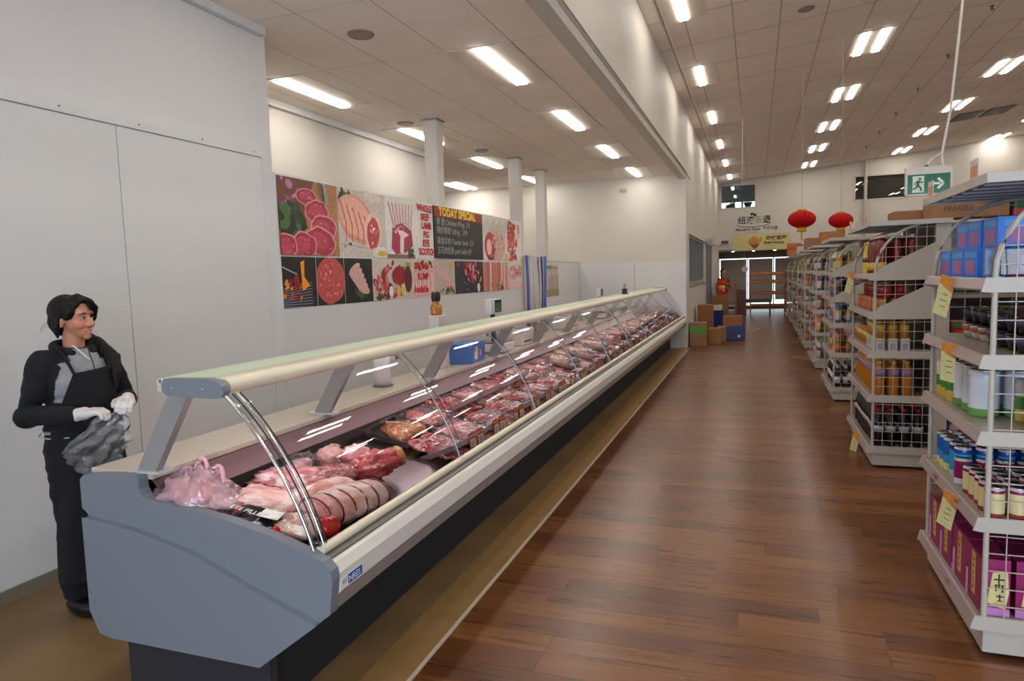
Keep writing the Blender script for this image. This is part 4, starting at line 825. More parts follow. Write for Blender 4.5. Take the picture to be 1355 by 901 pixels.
# far hanging cuts chart on the low partition
b = Board(11.98, 12.85, 1.20, 1.80, C(206, 196, 186), 'small chart of meat cuts with green heading beyond the doorway')
b.rect(.03, .45, .51, .58, C(80, 140, 70)); b.rect(.47, .8, .51, .57, C(170, 130, 90))
for k in range(9):
    b.rect(.05 + .09 * k, .10 + .09 * k, .14, .46 - .03 * (k % 3), rp_.choice([C(170, 130, 120), C(150, 110, 100), C(196, 160, 150)])); b.ell(.075 + .09 * k, .48, .014, .014, C(90, 60, 56))
b.rect(0, .87, 0, .14, C(150, 146, 100)); b.fleck(16, .43, .08, .4, .05, [C(90, 84, 60), C(200, 190, 140)], .02, rp_); b.done()
# doorway strip curtain between blue edge strips
t = empty('strip_curtain', 'clear plastic strip curtain with two blue edge strips in the partition doorway', 'curtain', (-3.66, 10.68, 0))
MB().box(-.02, .02, 0, 1.16, 1.93, 1.97, C(206, 204, 200)).build('rail', M_PLAS, t)
for k in range(9):
    blue = k in (0, 8); y = .01 + .127 * k; MB().grid(lambda u, v: (.02 + (.05 if blue else .02 * (k % 2)) + .012 * math.sin(v * 5 + k), y + u * (.17 if blue else .15) * (1 - .0 * v), 1.94 - 1.9 * v), 4, 16, C(24, 52, 170) if blue else (1, 1, 1)).build('strip', M_GLOSS if blue else M_STRIP, t)
    if blue: t.children[-1]['label'] = 'blue edge strip'
# ================================================================ END RACKS facing the aisle
WHT = C(214, 208, 198); WH2 = C(190, 182, 172)
SH = [.165, .575, .925, 1.230, 1.530]         # shelf top heights
M_STRIPP = mat('price_channel', C(156, 138, 136), .35)
M_SHELF = mat('shelf_enamel', C(160, 148, 136), .22)
RW = 'nearest second third fourth fifth sixth seventh farthest'.split()
SHN = ['bottom', 'lower', 'middle', 'upper', 'top']
def wires(y, r, X0=.87, X1=1.27, z0=.16, top=1.915):
    mb = MB(); q = .0018
    arc_ = [(X0, z0), (X0, 1.54)] + [(X0 + .36 - .36 * math.cos(a), 1.55 + .355 * math.sin(a)) for a in [R(90) * k / 10 for k in range(1, 11)]] + [(X1, top)]
    def xl(z):            # left limit of the panel at height z
        if z <= 1.55: return X0
        s = min(1, (z - 1.55) / .355); return X0 + .36 - .36 * math.sqrt(max(0, 1 - s * s))
    z = z0 + .06
    while z < top - .02: mb.box(xl(z), X1, y - q, y + q, z - q, z + q, WHT); z += .072
    x = X0 + .07
    while x < X1 - .02:
        s = max(0, 1 - ((X0 + .36 - x) / .36) ** 2) if x < X0 + .36 else 1; mb.box(x - q, x + q, y - q, y + q, z0, 1.55 + .355 * math.sqrt(s), WHT); x += .068
    return mb, arc_
def make_rack(i, y0, y1, X0=.87, tri=(False, False), canopy=True):
    t = empty('shelf_rack', 'white wire sided end rack with curved top corners, %s along the aisle' % RW[i], 'shelving', (X0, y0, 0), 0, 'end racks along the aisle')
    X1 = X0 + .40
    def P(name, mb, m=M_RACK, par=None, bevel=0, label=None):
        if par is None: mb.xf(Matrix.Translation((-X0, -y0, 0)))
        else: mb.xf(Matrix.Translation((-X0, -y0, 0)))
        o = mb.build(name, m, par or t, bevel=bevel)
        if label: o['label'] = label
        return o
    for y in (y0 + .008, y1 - .008):
        w, arc_ = wires(y, 0, X0, X1)
        P('wire_grid', w)
        P('side_frame', MB().tube([(x, y, z) for x, z in arc_], .011, 7))
    for y in (y0 + .03, y1 - .03): P('post', MB().box(X1 + .0, X1 + .10, y - .03, y + .03, 0, 1.93), bevel=.003)
    P('back_panel', MB().box(X1 + .02, X1 + .045, y0 + .06, y1 - .06, .12, 1.90, C(150, 140, 128)), M_MATTE)
    P('base', MB().box(X0 + .0, X1, y0 + .01, y1 - .01, .018, .118), bevel=.004)
    for (a, b) in ((X0 + .04, y0 + .06), (X0 + .04, y1 - .06), (X1 - .04, y0 + .06), (X1 - .04, y1 - .06)):
        P('foot', MB().lathe([(.022, 0), (.022, .018)], seg=10, cx=a, cy=b, col=C(60, 60, 60)), M_PLAS)
    for k, z in enumerate(SH):
        s = P('shelf', MB().box(X0 - .02, X1 + .01, y0 + .016, y1 - .016, z - .022, z), M_SHELF, bevel=.002)
        P('price_channel', MB().prism([(X0 - .022, z + .006), (X0 - .030, z + .002), (X0 - .046, z - .036), (X0 - .040, z - .044), (X0 - .022, z - .040)], 'y', y0 - .002, y1 + .002), M_STRIPP, s)
        for y in (y0, y1 - .006):
            P('end_bracket', MB().prism([(X0 - .048, z - .046), (X0 - .034, z + .008), (X1, z + .008), (X1, z - .050), (X0 - .02, z - .050)], 'y', y - .004, y + .006), M_RACK, s)
        if tri[0] and k >= 3:
            P('side_wedge', MB().prism([(X0 + .01, z + .008), (X0 + .02, z + .04), (X1 + .01, z + .235), (X1 + .01, z + .008)], 'y', y0 + .002, y0 + .010), M_RACK, s)
    if canopy:
        z = 1.925
        c = P('top_shelf', MB().box(X0 - .045, X1 + .10, y0 - .03, y1 + .03, z - .004, z + .004), M_RACK)
        P('top_rim', MB().box(X0 - .052, X0 - .042, y0 - .034, y1 + .034, z - .028, z + .008).box(X0 - .05, X1 + .1, y0 - .038, y0 - .030, z - .028, z + .008).box(X0 - .05, X1 + .1, y1 + .030, y1 + .038, z - .028, z + .008), M_RACK, c)
        n = 6
        for k in range(n):
            ya = y0 + (y1 - y0) * (k + .15) / n; yb = y0 + (y1 - y0) * (k + .70) / n
            P('stiffener', MB().box(X0 - .0, X1 + .08, ya, yb, z - .020, z - .004, C(150, 156, 164)), M_PLAS, c)
    return t
RK = [(3.10, 4.07, (False,)), (5.92, 7.16, (True,)), (8.79, 9.95, (True,)), (11.55, 12.7, (False,)), (14.40, 15.6, (False,)), (17.25, 18.4, (False,)), (20.1, 21.3, (False,)), (22.95, 24.1, (False,))]
XR = [.87, .87, .87, .88, .90, .92, .94, .95]
for i, (a, b, tr) in enumerate(RK): make_rack(i, a, b, XR[i], tri=tr)
# ---------------------------------------------------------------- gondola runs standing behind the end racks
for i, (a, b, tr) in enumerate(RK):
    X0 = XR[i] + .52; X1 = 7.6; ym = (a + b) / 2
    t = empty('gondola_run', 'long double sided shelving run behind the %s end rack' % RW[i], 'shelving', (X0, a, 0), 0, 'shelving runs between the cross aisles')
    def P(name, mb, m=M_RACK, lab=None):
        mb.xf(Matrix.Translation((-X0, -a, 0))); return mb.build(name, m, t)
    P('spine', MB().box(X0, X1, ym - .02, ym + .02, 0, 1.93, C(156, 148, 138)), M_MATTE)
    P('base', MB().box(X0, X1, a + .03, b - .03, 0.02, .12))
    for z in (.16, .56, .96, 1.36, 1.72): P('shelf', MB().box(X0, X1, a + (.03 if z < .2 else .10), b - (.03 if z < .2 else .10), z - .03, z), M_SHELF)
    x = X0
    while x < X1: P('post', MB().box(x, x + .04, ym - .03, ym + .03, 0, 1.94)); x += .9
# ---------------------------------------------------------------- product kinds (base at z=0, origin at centre of footprint)
def bottle(name, cat, body, lab, cap, r=.035, h=.28, neck=.012, shoulder=.62, clear=False, lz=(.25, .5), seg=12):
    t = empty(name, None, cat)
    MB().lathe([(r * .92, 0), (r, .008), (r, h * shoulder), (r * .75, h * (shoulder + .10)), (neck * 1.15, h * (shoulder + .22)), (neck, h * .93)], seg=seg, col=body).build('body', M_GLOSS, t)
    MB().lathe([(r + .0012, h * lz[0]), (r + .0012, h * lz[1])], seg=seg, col=lab).build('label', M_PRINT, t)
    MB().lathe([(neck + .004, h * .90), (neck + .004, h * .99), (neck, h)], seg=seg, col=cap).build('cap', M_PLAS, t)
    return Proto(t)
def can(name, cat, c1, c2, c3, r=.033, h=.12, metal=True, split=(.25, .62), seg=14):
    t = empty(name, None, cat)
    MB().lathe([(r * .93, .0), (r, .006), (r, h * split[0]), (r, h * split[1]), (r, h - .012), (r * .9, h - .003)], [c3, c3, c2, c1, C(190, 190, 192)], seg=seg).build('body', M_GLOSS, t)
    MB().lathe([(r * .92, h - .006), (r * .95, h), (r * .88, h + .0005), (r * .84, h - .003)], seg=seg, col=C(216, 216, 216)).build('lid', M_CAN, t)
    return Proto(t)
def cup(name, cat, c1, c2, r=.05, h=.07):
    t = empty(name, None, cat); MB().lathe([(r * .78, 0), (r, h * .92)], seg=14, col=c1).build('body', M_PLAS, t)
    MB().lathe([(r * 1.06, h * .92), (r * 1.06, h), (r * .9, h + .003)], seg=14, col=c2).build('lid', M_GLOSS, t); MB().lathe([(r * .94, h * .45), (r * 1.01, h * .80)], seg=14, col=C(166, 100, 72) if c1[0] > .3 else C(70, 50, 84)).build('label', M_PRINT, t); return Proto(t)
def pack(name, cat, w, d, h, c1, c2, c3=None, seed=1, soft=True):
    rn = random.Random(seed); t = empty(name, None, cat)
    if soft:
        def f(sg):
            return lambda u, v: (sg * d * .5 * (4 * u * (1 - u)) ** .5 * (4 * v * (1 - v)) ** .35 + .002 * noise.noise(Vector((u * 5, v * 5, seed))), (u - .5) * w, v * h)
        m = MB().grid(f(-1), 6, 6, c1).grid(f(1), 6, 6, c1)
        for i in range(len(m.c)):
            r_ = (i % 36) // 6; m.c[i] = c1 if r_ in (0, 4, 5) else (c2 if r_ in (1, 2) else (c3 or c1))
        m.build('bag', M_GLOSS, t)
    else:
        m = MB().box(-d / 2, d / 2, -w / 2, w / 2, 0, h, c1); m.build('carton', M_PRINT, t)
        m = MB().box(-d / 2 - .0015, -d / 2, -w * .32, w * .32, h * .12, h * .62, c2).box(-w * 0 - d * .32, d * .32, -w / 2 - .0015, -w / 2, h * .12, h * .62, c2)
        if c3: m.box(-d / 2 - .0015, -d / 2, -w * .4, w * .4, h * .70, h * .9, c3).box(-d * .4, d * .4, -w / 2 - .0015, -w / 2, h * .70, h * .9, c3)
        m.build('printed_panel', M_PRINT, t)
    return Proto(t)
BLUE = C(24, 104, 190)
def giftbox():
    w, d, h = .21, .10, .235; t = empty('gift_carton', None, 'carton'); PU = C(150, 22, 98)
    MB().box(-d / 2, d / 2, -w / 2, w / 2, 0, h, [PU, C(112, 14, 66), PU, PU, PU, C(134, 16, 76)]).build('carton', M_PRINT, t)
    m = MB().box(-d / 2 - .0012, -d / 2, -.025, .022, .045, h - .012, C(206, 166, 88)).box(-d / 2 - .0012, -d / 2, w / 2 - .03, w / 2 - .005, .0, h * .5, C(206, 150, 196))
    m.add([(-.03, -w / 2 - .0012, .05), (.035, -w / 2 - .0012, .03), (.046, -w / 2 - .0012, .10), (.040, -w / 2 - .0012, .19), (-.012, -w / 2 - .0012, .18), (-.020, -w / 2 - .0012, .12)], [(0, 1, 2, 3, 4, 5)], C(216, 202, 140))
    m.add([(-d / 2, -w / 2 - .001, 0), (d / 2, -w / 2 - .001, 0), (d / 2, -w / 2 - .001, .03), (-d / 2, -w / 2 - .001, .035)], [(0, 1, 2, 3)], C(196, 130, 196))
    K = C(40, 26, 22)
    for a in ((-.008, .150, .034, .156), (.008, .118, .013, .176), (-.006, .128, .032, .132), (-.002, .104, .004, .128), (.020, .100, .026, .128), (.002, .08, .03, .085), (.012, .062, .017, .092), (.006, .062, .026, .066)): m.box(a[0], a[2], -w / 2 - .0018, -w / 2 - .0012, a[1], a[3], K)
    for q in range(5): m.box(-d / 2 - .0018, -d / 2 - .0012, -.014 + .004 * (q % 2), .012 - .004 * (q % 3), .07 + .03 * q, .076 + .03 * q, K); m.box(-d / 2 - .0018, -d / 2 - .0012, -.003, .002, .062 + .03 * q, .084 + .03 * q, K)
    m.build('printed_panel', M_PRINT, t); return Proto(t)
KD = dict(
 bluecan=can('drink_can', 'can', C(28, 96, 176), C(60, 130, 200), C(214, 210, 130), .033, .165, split=(.25, .5)),
 cyancan=can('drink_can', 'can', C(30, 60, 140), C(44, 150, 206), C(180, 190, 200), .036, .165, split=(.2, .8)),
 creamcan=can('food_tin', 'can', C(132, 24, 74), C(216, 200, 150), C(150, 60, 60), .036, .125, split=(.15, .8)),
 purplecan=can('food_tin', 'can', C(150, 20, 96), C(140, 24, 90), C(216, 206, 220), .036, .125, split=(.25, .8)),
 whitecan=can('milk_tin', 'tin', C(196, 202, 212), C(206, 212, 222), C(110, 160, 90), .058, .205, split=(.18, .85)),
 greencan=can('milk_tin', 'tin', C(206, 200, 204), C(70, 130, 54), C(206, 180, 90), .040, .180, split=(.3, .6)),
 bowl=cup('noodle_bowl', 'food bowl', C(24, 20, 28), C(44, 34, 44)), bowl2=cup('noodle_bowl', 'food bowl', C(206, 196, 186), C(60, 44, 56)),
 oil=bottle('oil_bottle', 'bottle', C(176, 112, 26), C(150, 116, 150), C(230, 190, 60), .040, .275, .015, .66, lz=(.55, .74)),
 soy=bottle('soy_sauce_bottle', 'bottle', C(20, 14, 14), C(176, 170, 172), C(170, 24, 34), .038, .30, .014, .58, lz=(.38, .54)),
 sauce=bottle('chilli_sauce_bottle', 'bottle', C(116, 30, 20), C(206, 170, 60), C(214, 200, 196), .034, .30, .016, .74, lz=(.08, .30)),
 yellow=bottle('yellow_bottle', 'bottle', C(214, 196, 60), C(26, 22, 40), C(226, 180, 40), .030, .27, .018, .6, lz=(.36, .5)),
 jar=bottle('sauce_jar', 'jar', C(134, 30, 26), C(150, 40, 30), C(16, 120, 84), .036, .13, .030, .78, lz=(.2, .7)),
 honey=bottle('honey_jar', 'jar', C(168, 112, 30), C(196, 160, 70), C(60, 40, 30), .034, .17, .024, .7, lz=(.3, .6)),
 milkbox=pack('white_carton', 'carton', .075, .06, .10, C(206, 200, 196), C(160, 150, 176), C(190, 180, 60), 2, False),
 redbox=pack('red_snack_box', 'carton', .10, .06, .11, C(150, 34, 30), C(206, 120, 50), C(196, 160, 60), 3, False),
 purp=giftbox(),
 bluepk=pack('blue_tissue_pack', 'pack', .20, .22, .125, C(18, 116, 222), C(160, 90, 150), C(60, 150, 220), 5, False),
 whiteb=bottle('white_label_bottle', 'bottle', C(30, 26, 30), C(206, 206, 210), C(206, 206, 206), .030, .25, .013, .6, lz=(.2, .5)))
DS = dict(bluecan='tall blue drink can', cyancan='wide blue pull top can', creamcan='cream and maroon tin', purplecan='magenta food tin', whitecan='large silver white milk tin', greencan='white and green milk tin', bowl='black noodle bowl', bowl2='white noodle bowl', oil='golden oil bottle with purple label', soy='dark soy bottle with red cap', sauce='red brown chilli sauce bottle', yellow='yellow bottle with black band', jar='red jar with green lid', honey='amber honey jar', milkbox='small white carton', redbox='red and orange snack box', purp='purple gold striped carton', bluepk='blue pink printed pack', whiteb='black bottle with white label')
ROWN = ['front row', 'second row', 'third row', 'back row']
COUNT = {}
def fill(rk, sh, kind, ya, yb, nx, x0=.035, dx=.085, dy=None, z=0, lim=99, desc=None, jitter=.004, rows=None, rz=0, prefix=''):
    """rows of one product on a shelf; x0 from rack front, from ya to yb along the aisle"""
    p = KD[kind]; i0, i1, _ = RK[rk]; X = XR[rk]; dy = dy or .078; k = 0; y = ya; out = []
    while y <= yb + 1e-6 and k < lim:
        for j in range(nx):
            lb = '%s%s, %s rack %s shelf, %s, %s from near end' % (prefix, desc or DS[kind], RW[rk], SHN[sh], ROWN[j if nx > 1 else 0], ORD[k])
            p.put((X + x0 + dx * j + random.uniform(-jitter, jitter), i0 + y + random.uniform(-jitter, jitter), SH[sh] + z + .001), rz, lb, '%s on %s rack %s shelf' % (DS.get(kind, kind).split(' with')[0], RW[rk], SHN[sh]))
        y += dy; k += 1
# rack 1
fill(0, 0, 'purp', .14, .92, 3, .05, .115, .222)
for j in range(3):
    pass
fill(0, 1, 'creamcan', .06, .42, 4, .04, .08, .076); fill(0, 1, 'purplecan', .495, .50, 4, .04, .08, .076)
fill(0, 1, 'cyancan', .55, .66, 4, .045, .088, .085); fill(0, 1, 'bluecan', .72, .92, 4, .04, .08, .072)
for j in range(4):
    pass
fill(0, 2, 'whitecan', .37, .62, 3, .075, .125, .125); fill(0, 2, 'greencan', .72, .90, 4, .05, .088, .09); fill(0, 2, 'greencan', .08, .27, 2, .20, .09, .095, prefix='rear ')
fill(0, 3, 'bowl2', .62, .92, 2, .16, .12, .125); fill(0, 3, 'bowl', .12, .52, 2, .16, .12, .125); fill(0, 3, 'bowl', .12, .92, 2, .16, .12, .125, z=.076, prefix='stacked ', desc='black noodle bowl')
fill(0, 4, 'bluepk', .45, .90, 1, .14, .2, .21); fill(0, 4, 'bluepk', .35, .80, 1, .18, .2, .21, z=.128, prefix='stacked ')
# round red and gold tin in clear blue wrap at the near end of the top shelf
t = empty('wrapped_tin', 'round red and gold tin in clear blue wrap at near end of top shelf', 'tin', (.87 + .13, 3.10 + .17, SH[4] + .001))
MB().lathe([(.052, 0), (.055, .01), (.055, .10), (.052, .11)], seg=20, cols=[C(150, 20, 24), C(150, 20, 24), C(150, 20, 24)]).build('body', M_GLOSS, t); MB().lathe([(.0558, .01), (.0558, .10)], seg=20, col=C(206, 160, 40), sx=1.0, sy=.6).build('gold_band', M_GLOSS, t)
MB().box(-.11, .11, -.10, .10, .002, .13, (1, 1, 1)).build('wrap', glassmat('blue_wrap', (.62, .86, 1), .1, bump=.25, bscale=8, boost=.03, haze=.05, hazecol=C(60, 150, 230)), t, bevel=.015)
# rack 2
fill(1, 0, 'soy', .08, 1.18, 4, .05, .092, .092); fill(1, 1, 'oil', .07, 1.16, 3, .055, .095, .090)
fill(1, 2, 'milkbox', .08, .55, 3, .05, .085, .09); fill(1, 2, 'honey', .64, 1.15, 3, .05, .085, .08); fill(1, 2, 'honey', .08, .50, 3, .05, .085, .08, z=.102, prefix='stacked ')
fill(1, 3, 'redbox', .10, 1.15, 3, .06, .09, .115); fill(1, 3, 'jar', .10, 1.15, 2, .10, .09, .088, z=.112, prefix='stacked ')
fill(1, 4, 'sauce', .10, .60, 3, .06, .10, .082); fill(1, 4, 'yellow', .70, .98, 2, .06, .09, .078)
# rack 3: white labelled bottles at the bottom, then bags
fill(2, 0, 'whiteb', .08, 1.0, 3, .05, .09, .085)
PAL = [C(200, 60, 40), C(220, 130, 40), C(70, 130, 60), C(110, 60, 130), C(210, 190, 80), C(60, 90, 160), C(200, 150, 150), C(150, 40, 60), C(206, 200, 196), C(40, 34, 44)]
CNAME = ['red', 'orange', 'green', 'purple', 'yellow', 'blue', 'pink', 'maroon', 'white', 'black']
SP = {}
def soft(ci, cj, tall):
    key = (ci, cj, tall)
    if key not in SP:
        h = .255 if tall else .225
        SP[key] = pack('snack_bag', 'bag', .14, .055, h, PAL[ci], PAL[cj], PAL[(ci * 3 + cj + 1) % 10], ci * 11 + cj, True)
    return SP[key]
plan = {(2, 1): [(0, 1), (1, 0), (0, 4)], (2, 2): [(5, 8), (5, 0), (8, 5)], (2, 3): [(3, 9), (9, 3)], (2, 4): [(2, 4), (8, 4), (4, 2)],
        (3, 0): [(8, 8)], (3, 1): [(1, 4), (1, 0)], (3, 2): [(7, 6), (1, 8)], (3, 3): [(3, 8), (5, 6)], (3, 4): [(2, 8), (6, 8)],
        (4, 1): [(0, 8), (2, 6)], (4, 2): [(2, 8), (8, 6)], (4, 3): [(1, 6), (4, 8)], (4, 4): [(1, 2), (2, 1)], (5, 1): [(8, 2), (6, 8)], (5, 2): [(6, 0), (8, 9)], (5, 3): [(7, 8), (1, 4)], (5, 4): [(4, 1), (2, 4)],
        (6, 1): [(8, 0), (8, 6)], (6, 2): [(8, 9), (6, 7)], (6, 3): [(0, 8), (9, 8)], (6, 4): [(4, 8), (9, 1)], (7, 1): [(8, 6), (6, 9)], (7, 2): [(9, 8), (6, 8)], (7, 3): [(0, 4), (8, 9)], (7, 4): [(9, 4), (1, 9)], (4, 0): [(0, 1), (8, 0)], (5, 0): [(8, 4)], (6, 0): [(8, 6)], (7, 0): [(8, 9)]}
rq = random.Random(9)
for (rk, sh), cs in plan.items():
    i0, i1, _ = RK[rk]; n = int((i1 - i0 - .1) / .152)
    for row in range(2 if rk < 5 else 1):
        for k in range(n):
            ci, cj = cs[(k * len(cs)) // n]
            lb = '%s and %s snack bag, %s rack %s shelf, %s, %s from near end' % (CNAME[ci], CNAME[cj], RW[rk], SHN[sh], ROWN[row], ORD[k])
            r = soft(ci, cj, sh in (0, 4)).put((XR[rk] + .045 + .10 * row, i0 + .11 + .152 * k + rq.uniform(-.008, .008), SH[sh] + .002), rq.uniform(-.12, .12), lb, 'snack bags on %s rack %s shelf' % (RW[rk], SHN[sh]), 1.0)
            r.rotation_euler = (rq.uniform(-.05, .05), .10, r.rotation_euler[2])
# goods on the cross aisle side of the runs that show past the racks
for rk in (0, 1, 2, 3):
    a, b, _ = RK[rk]
    for q, z in enumerate((.16, .56, .96, 1.36)):
        for k in range(9):
            ci = (rk * 3 + q * 2 + k // 3) % 10
            lb = '%s box on run behind %s rack, %s shelf up, %s from aisle' % (CNAME[ci], RW[rk], ORD[q], ORD[k])
            key = ('bx', ci)
            if key not in SP: SP[key] = pack('grocery_box', 'carton', .11, .12, .20, PAL[ci], PAL[(ci + 3) % 10], PAL[(ci + 5) % 10], ci, False)
            SP[key].put((XR[rk] + .52 + .09 + .145 * k, a + .20, z + .001), 0, lb, 'boxed goods on the cross aisle shelves', 1)
# ---------------------------------------------------------------- hanging price tags, red cards on the rims
def flap(y, rk, sh, label, L=.19, tilt=.32, w=.036):
    X = XR[rk] - .048; z = SH[sh] + .01
    t = empty('price_tag', label, 'price tag', (X - .004, RK[rk][0] + y, z), 0, 'yellow price tags on the rack edges'); t.rotation_euler = (tilt, -.12, R(38))
    MB().box(-.001, .001, -w, w, -L, 0, C(214, 208, 150)).build('card', M_PRINT, t)
    MB().add([(-.0012, -w, 0), (-.0012, w, 0), (-.0012, w, -L * .22), (-.0012, -w, -L * .38)], [(0, 1, 2, 3)], C(214, 140, 60)).build('orange_band', M_PRINT, t)
    for k in range(3): MB().box(-.0014, -.0011, -w * .5, w * (.2 + .2 * (k % 2)), -L * (.45 + .15 * k) - .004, -L * (.45 + .15 * k), C(70, 84, 60)).build('print_line', M_PRINT, t)
flap(.46, 0, 4, 'yellow green price tag clipped below the blue packs'); flap(.42, 0, 3, 'yellow green price tag on the upper shelf edge of nearest rack', .18, .12)
flap(.30, 0, 1, 'yellow green price tag below the cream and maroon tins', .18, .30); flap(.9, 1, 4, 'pale price tag hanging under yellow bottles of second rack', .2, .42, .035); flap(.45, 1, 0, 'pale price tag at bottom shelf of second rack', .2, .35, .035)
for i, (rk, y) in enumerate(((0, .15), (0, .88), (1, .2), (1, .75), (1, 1.15))):
    t = empty('topper_card', 'small orange printed card standing on rack top rim, %s from camera' % ORD[i], 'sign', (XR[rk] - .045, RK[rk][0] + y, 1.935), 0, 'orange cards on rack tops')
    MB().box(-.001, .001, -.055, .055, 0, .075, C(206, 196, 190)).build('card', M_PRINT, t); MB().box(-.0016, -.001, -.05, .05, .005, .05, C(206, 140, 104)).build('printed_panel', M_PRINT, t)
for i, (rk, sh, y) in enumerate(((0, 0, .40), (0, 1, .66), (0, 1, .30), (1, 1, .5))):
    t = MB().box(-.0012, 0, -.04, .04, -.016, .016, C(206, 130, 66)).build('shelf_ticket', M_PRINT, None, (XR[rk] - .0445, RK[rk][0] + y, SH[sh] - .018)); t.rotation_euler = (0, -.39, 0); tag(t, 'small orange ticket in the price channel, %s from camera' % ORD[i], 'price tag', 'orange tickets')
# ---------------------------------------------------------------- cartons on top of the racks
def carton(loc, dims, col, label, rz=0, band=None, name='cardboard_box', cat='box', group=None, txt=None):
    w, d, h = dims; t = empty(name, label, cat, loc, rz, group)
    MB().box(-w / 2, w / 2, -d / 2, d / 2, 0, h, col).build('carton', M_CARD, t, bevel=.003)
    MB().box(-w / 2 + .01, w / 2 - .01, -.02, .02, h, h + .001, jit(tuple(x * .8 for x in col), .05)).build('tape', M_PLAS, t)
    if band: MB().box(-w / 2 - .001, w / 2 + .001, -d / 2 - .001, d / 2 + .001, h * band[1], h * band[2], band[0]).build('printed_band', M_PRINT, t)
    if txt: text('carton_lettering', txt, t, (-w * .35, -d / 2 - .002, h * .5), (R(90), 0, 0), h * .4, C(70, 44, 30), .0003)
    return t
BR = C(150, 106, 72)
carton((1.52, 6.22, 1.94), (.50, .32, .135), BR, 'long brown carton lying on top of the second run', 0, txt='FRAGILE')
carton((1.18, 6.55, 1.935), (.22, .3, .10), C(140, 98, 64), 'small brown carton on second rack top beside the long one')
carton((2.05, 6.25, 1.94), (.50, .34, .15), C(36, 88, 50), 'green and red carton with yellow print on second run top', 0, (C(170, 30, 30), 0, .3)); 
text('carton_lettering', '福 GOLD', bpy.data.objects[[o.name for o in bpy.data.objects if o.name.startswith('cardboard_box')][-1]], (-.18, -.173, .09), (R(90), 0, 0), .07, C(220, 180, 60), .0003)
carton((2.6, 6.3, 1.94), (.5, .34, .13), C(150, 90, 60), 'reddish brown carton on second run top, rightmost')
carton((1.15, 12.2, 1.935), (.35, .4, .22), C(170, 110, 66), 'brown carton under the right lantern on fourth rack top')
carton((1.1, 15.0, 1.935), (.36, .5, .24), C(150, 110, 84), 'pale brown carton on fifth rack top behind a lantern'); carton((1.06, 17.8, 1.935), (.30, .7, .20), C(196, 188, 180), 'white printed carton on sixth rack top', 0, (C(120, 40, 40), .85, 1)); carton((1.0, 20.7, 1.935), (.36, .5, .34), C(196, 120, 56), 'orange carton with red print on seventh rack top', 0, (C(190, 70, 40), .4, .7))
for o in bpy.data.objects: pass
for k in list(KD): 
    if not KD[k].used: bpy.data.objects.remove(KD[k].root)
# ================================================================ LANTERNS, EXIT SIGN
def lantern(x, y, z, r, label, tassel=True):
    t = empty('red_lantern', label, 'lantern', (x, y, z)); n = 20; mb = MB(); vs = []; fs = []; RI = 12; S = n * 2
    for i in range(RI + 1):
        ph = math.pi * (.10 + .80 * i / RI)
        for k in range(S):
            a = 2 * math.pi * k / S; rr_ = r * (1 - .07 * (k % 2)); vs.append((rr_ * math.sin(ph) * math.cos(a), rr_ * math.sin(ph) * math.sin(a), r * .66 * math.cos(ph)))
    fs = [(i * S + k, (i + 1) * S + k, (i + 1) * S + (k + 1) % S, i * S + (k + 1) % S) for i in range(RI) for k in range(S)]
    mb.add(vs, fs, C(176, 10, 8), False).build('shade', mat('lantern_cloth', attr=True, rough=.7, spec=.2), t)
    G = C(206, 160, 50)
    MB().lathe([(r * .34, r * .60), (r * .36, r * .74), (r * .25, r * .76)], seg=18, col=G).build('top_collar', M_PLAS, t); MB().lathe([(r * .25, -r * .62), (r * .36, -r * .64), (r * .34, -r * .95)], seg=18, col=G).build('fringe', mat('fringe', attr=True, rough=.8), t)
    if tassel: MB().tube([(0, 0, -r * .6), (0, 0, -r * 1.6)], r * .07, 6, G).build('tassel', M_MATTE, t)
    MB().tube([(0, 0, r * .7), (0, 0, cz(x) - z)], .004, 5, C(160, 150, 140)).build('cord', M_MATTE, t)
lantern(.719, 12.5, 2.405, .222, 'red ribbed lantern with gold collar and tassel, left of two'); lantern(1.28, 12.2, 2.335, .185, 'red ribbed lantern partly behind rack tops, right of two', False)
t = empty('exit_sign', 'green running man exit sign with white arrow hanging on a rod', 'exit sign', (1.43, 7.0, 2.30))
MB().box(-.165, .165, -.02, .02, -.085, .085, C(34, 110, 78)).build('panel', M_GLOSS, t)
MB().box(-.18, .18, -.025, .025, .085, .15, C(206, 196, 188)).box(-.18, -.165, -.022, .022, -.09, .09, C(206, 200, 190)).box(.165, .18, -.022, .022, -.09, .09, C(206, 200, 190)).box(-.18, .18, -.022, .022, -.098, -.085, C(206, 200, 190)).build('housing', M_PLAS, t)
MB().box(-.125, -.035, -.0215, -.02, -.072, .072, C(206, 220, 206)).build('pictogram_door', M_PRINT, t)
def q2(a, b, w, col=C(24, 90, 60)):
    (x0, z0), (x1, z1) = a, b; dx, dz = x1 - x0, z1 - z0; l = math.hypot(dx, dz); nx, nz = -dz / l * w, dx / l * w; return [(x0 + nx, -.0225, z0 + nz), (x1 + nx, -.0225, z1 + nz), (x1 - nx, -.0225, z1 - nz), (x0 - nx, -.0225, z0 - nz)]
mb = MB(); gcol = C(24, 90, 60)
for a, b, w in (((-.078, .03), (-.086, -.01), .010), ((-.078, .028), (-.052, .012), .005), ((-.052, .012), (-.044, .024), .004), ((-.08, .03), (-.104, .012), .005), ((-.104, .012), (-.110, -.006), .004), ((-.086, -.01), (-.062, -.03), .007), ((-.062, -.03), (-.056, -.060), .006), ((-.086, -.01), (-.100, -.034), .007), ((-.100, -.034), (-.124, -.040), .006)): mb.add(q2(a, b, w), [(0, 1, 2, 3)], gcol)
mb.add([(-.068 + .011 * math.cos(a), -.0225, .046 + .011 * math.sin(a)) for a in [2 * math.pi * k / 10 for k in range(10)]], [tuple(range(10))], gcol); mb.build('running_man', M_PRINT, t)
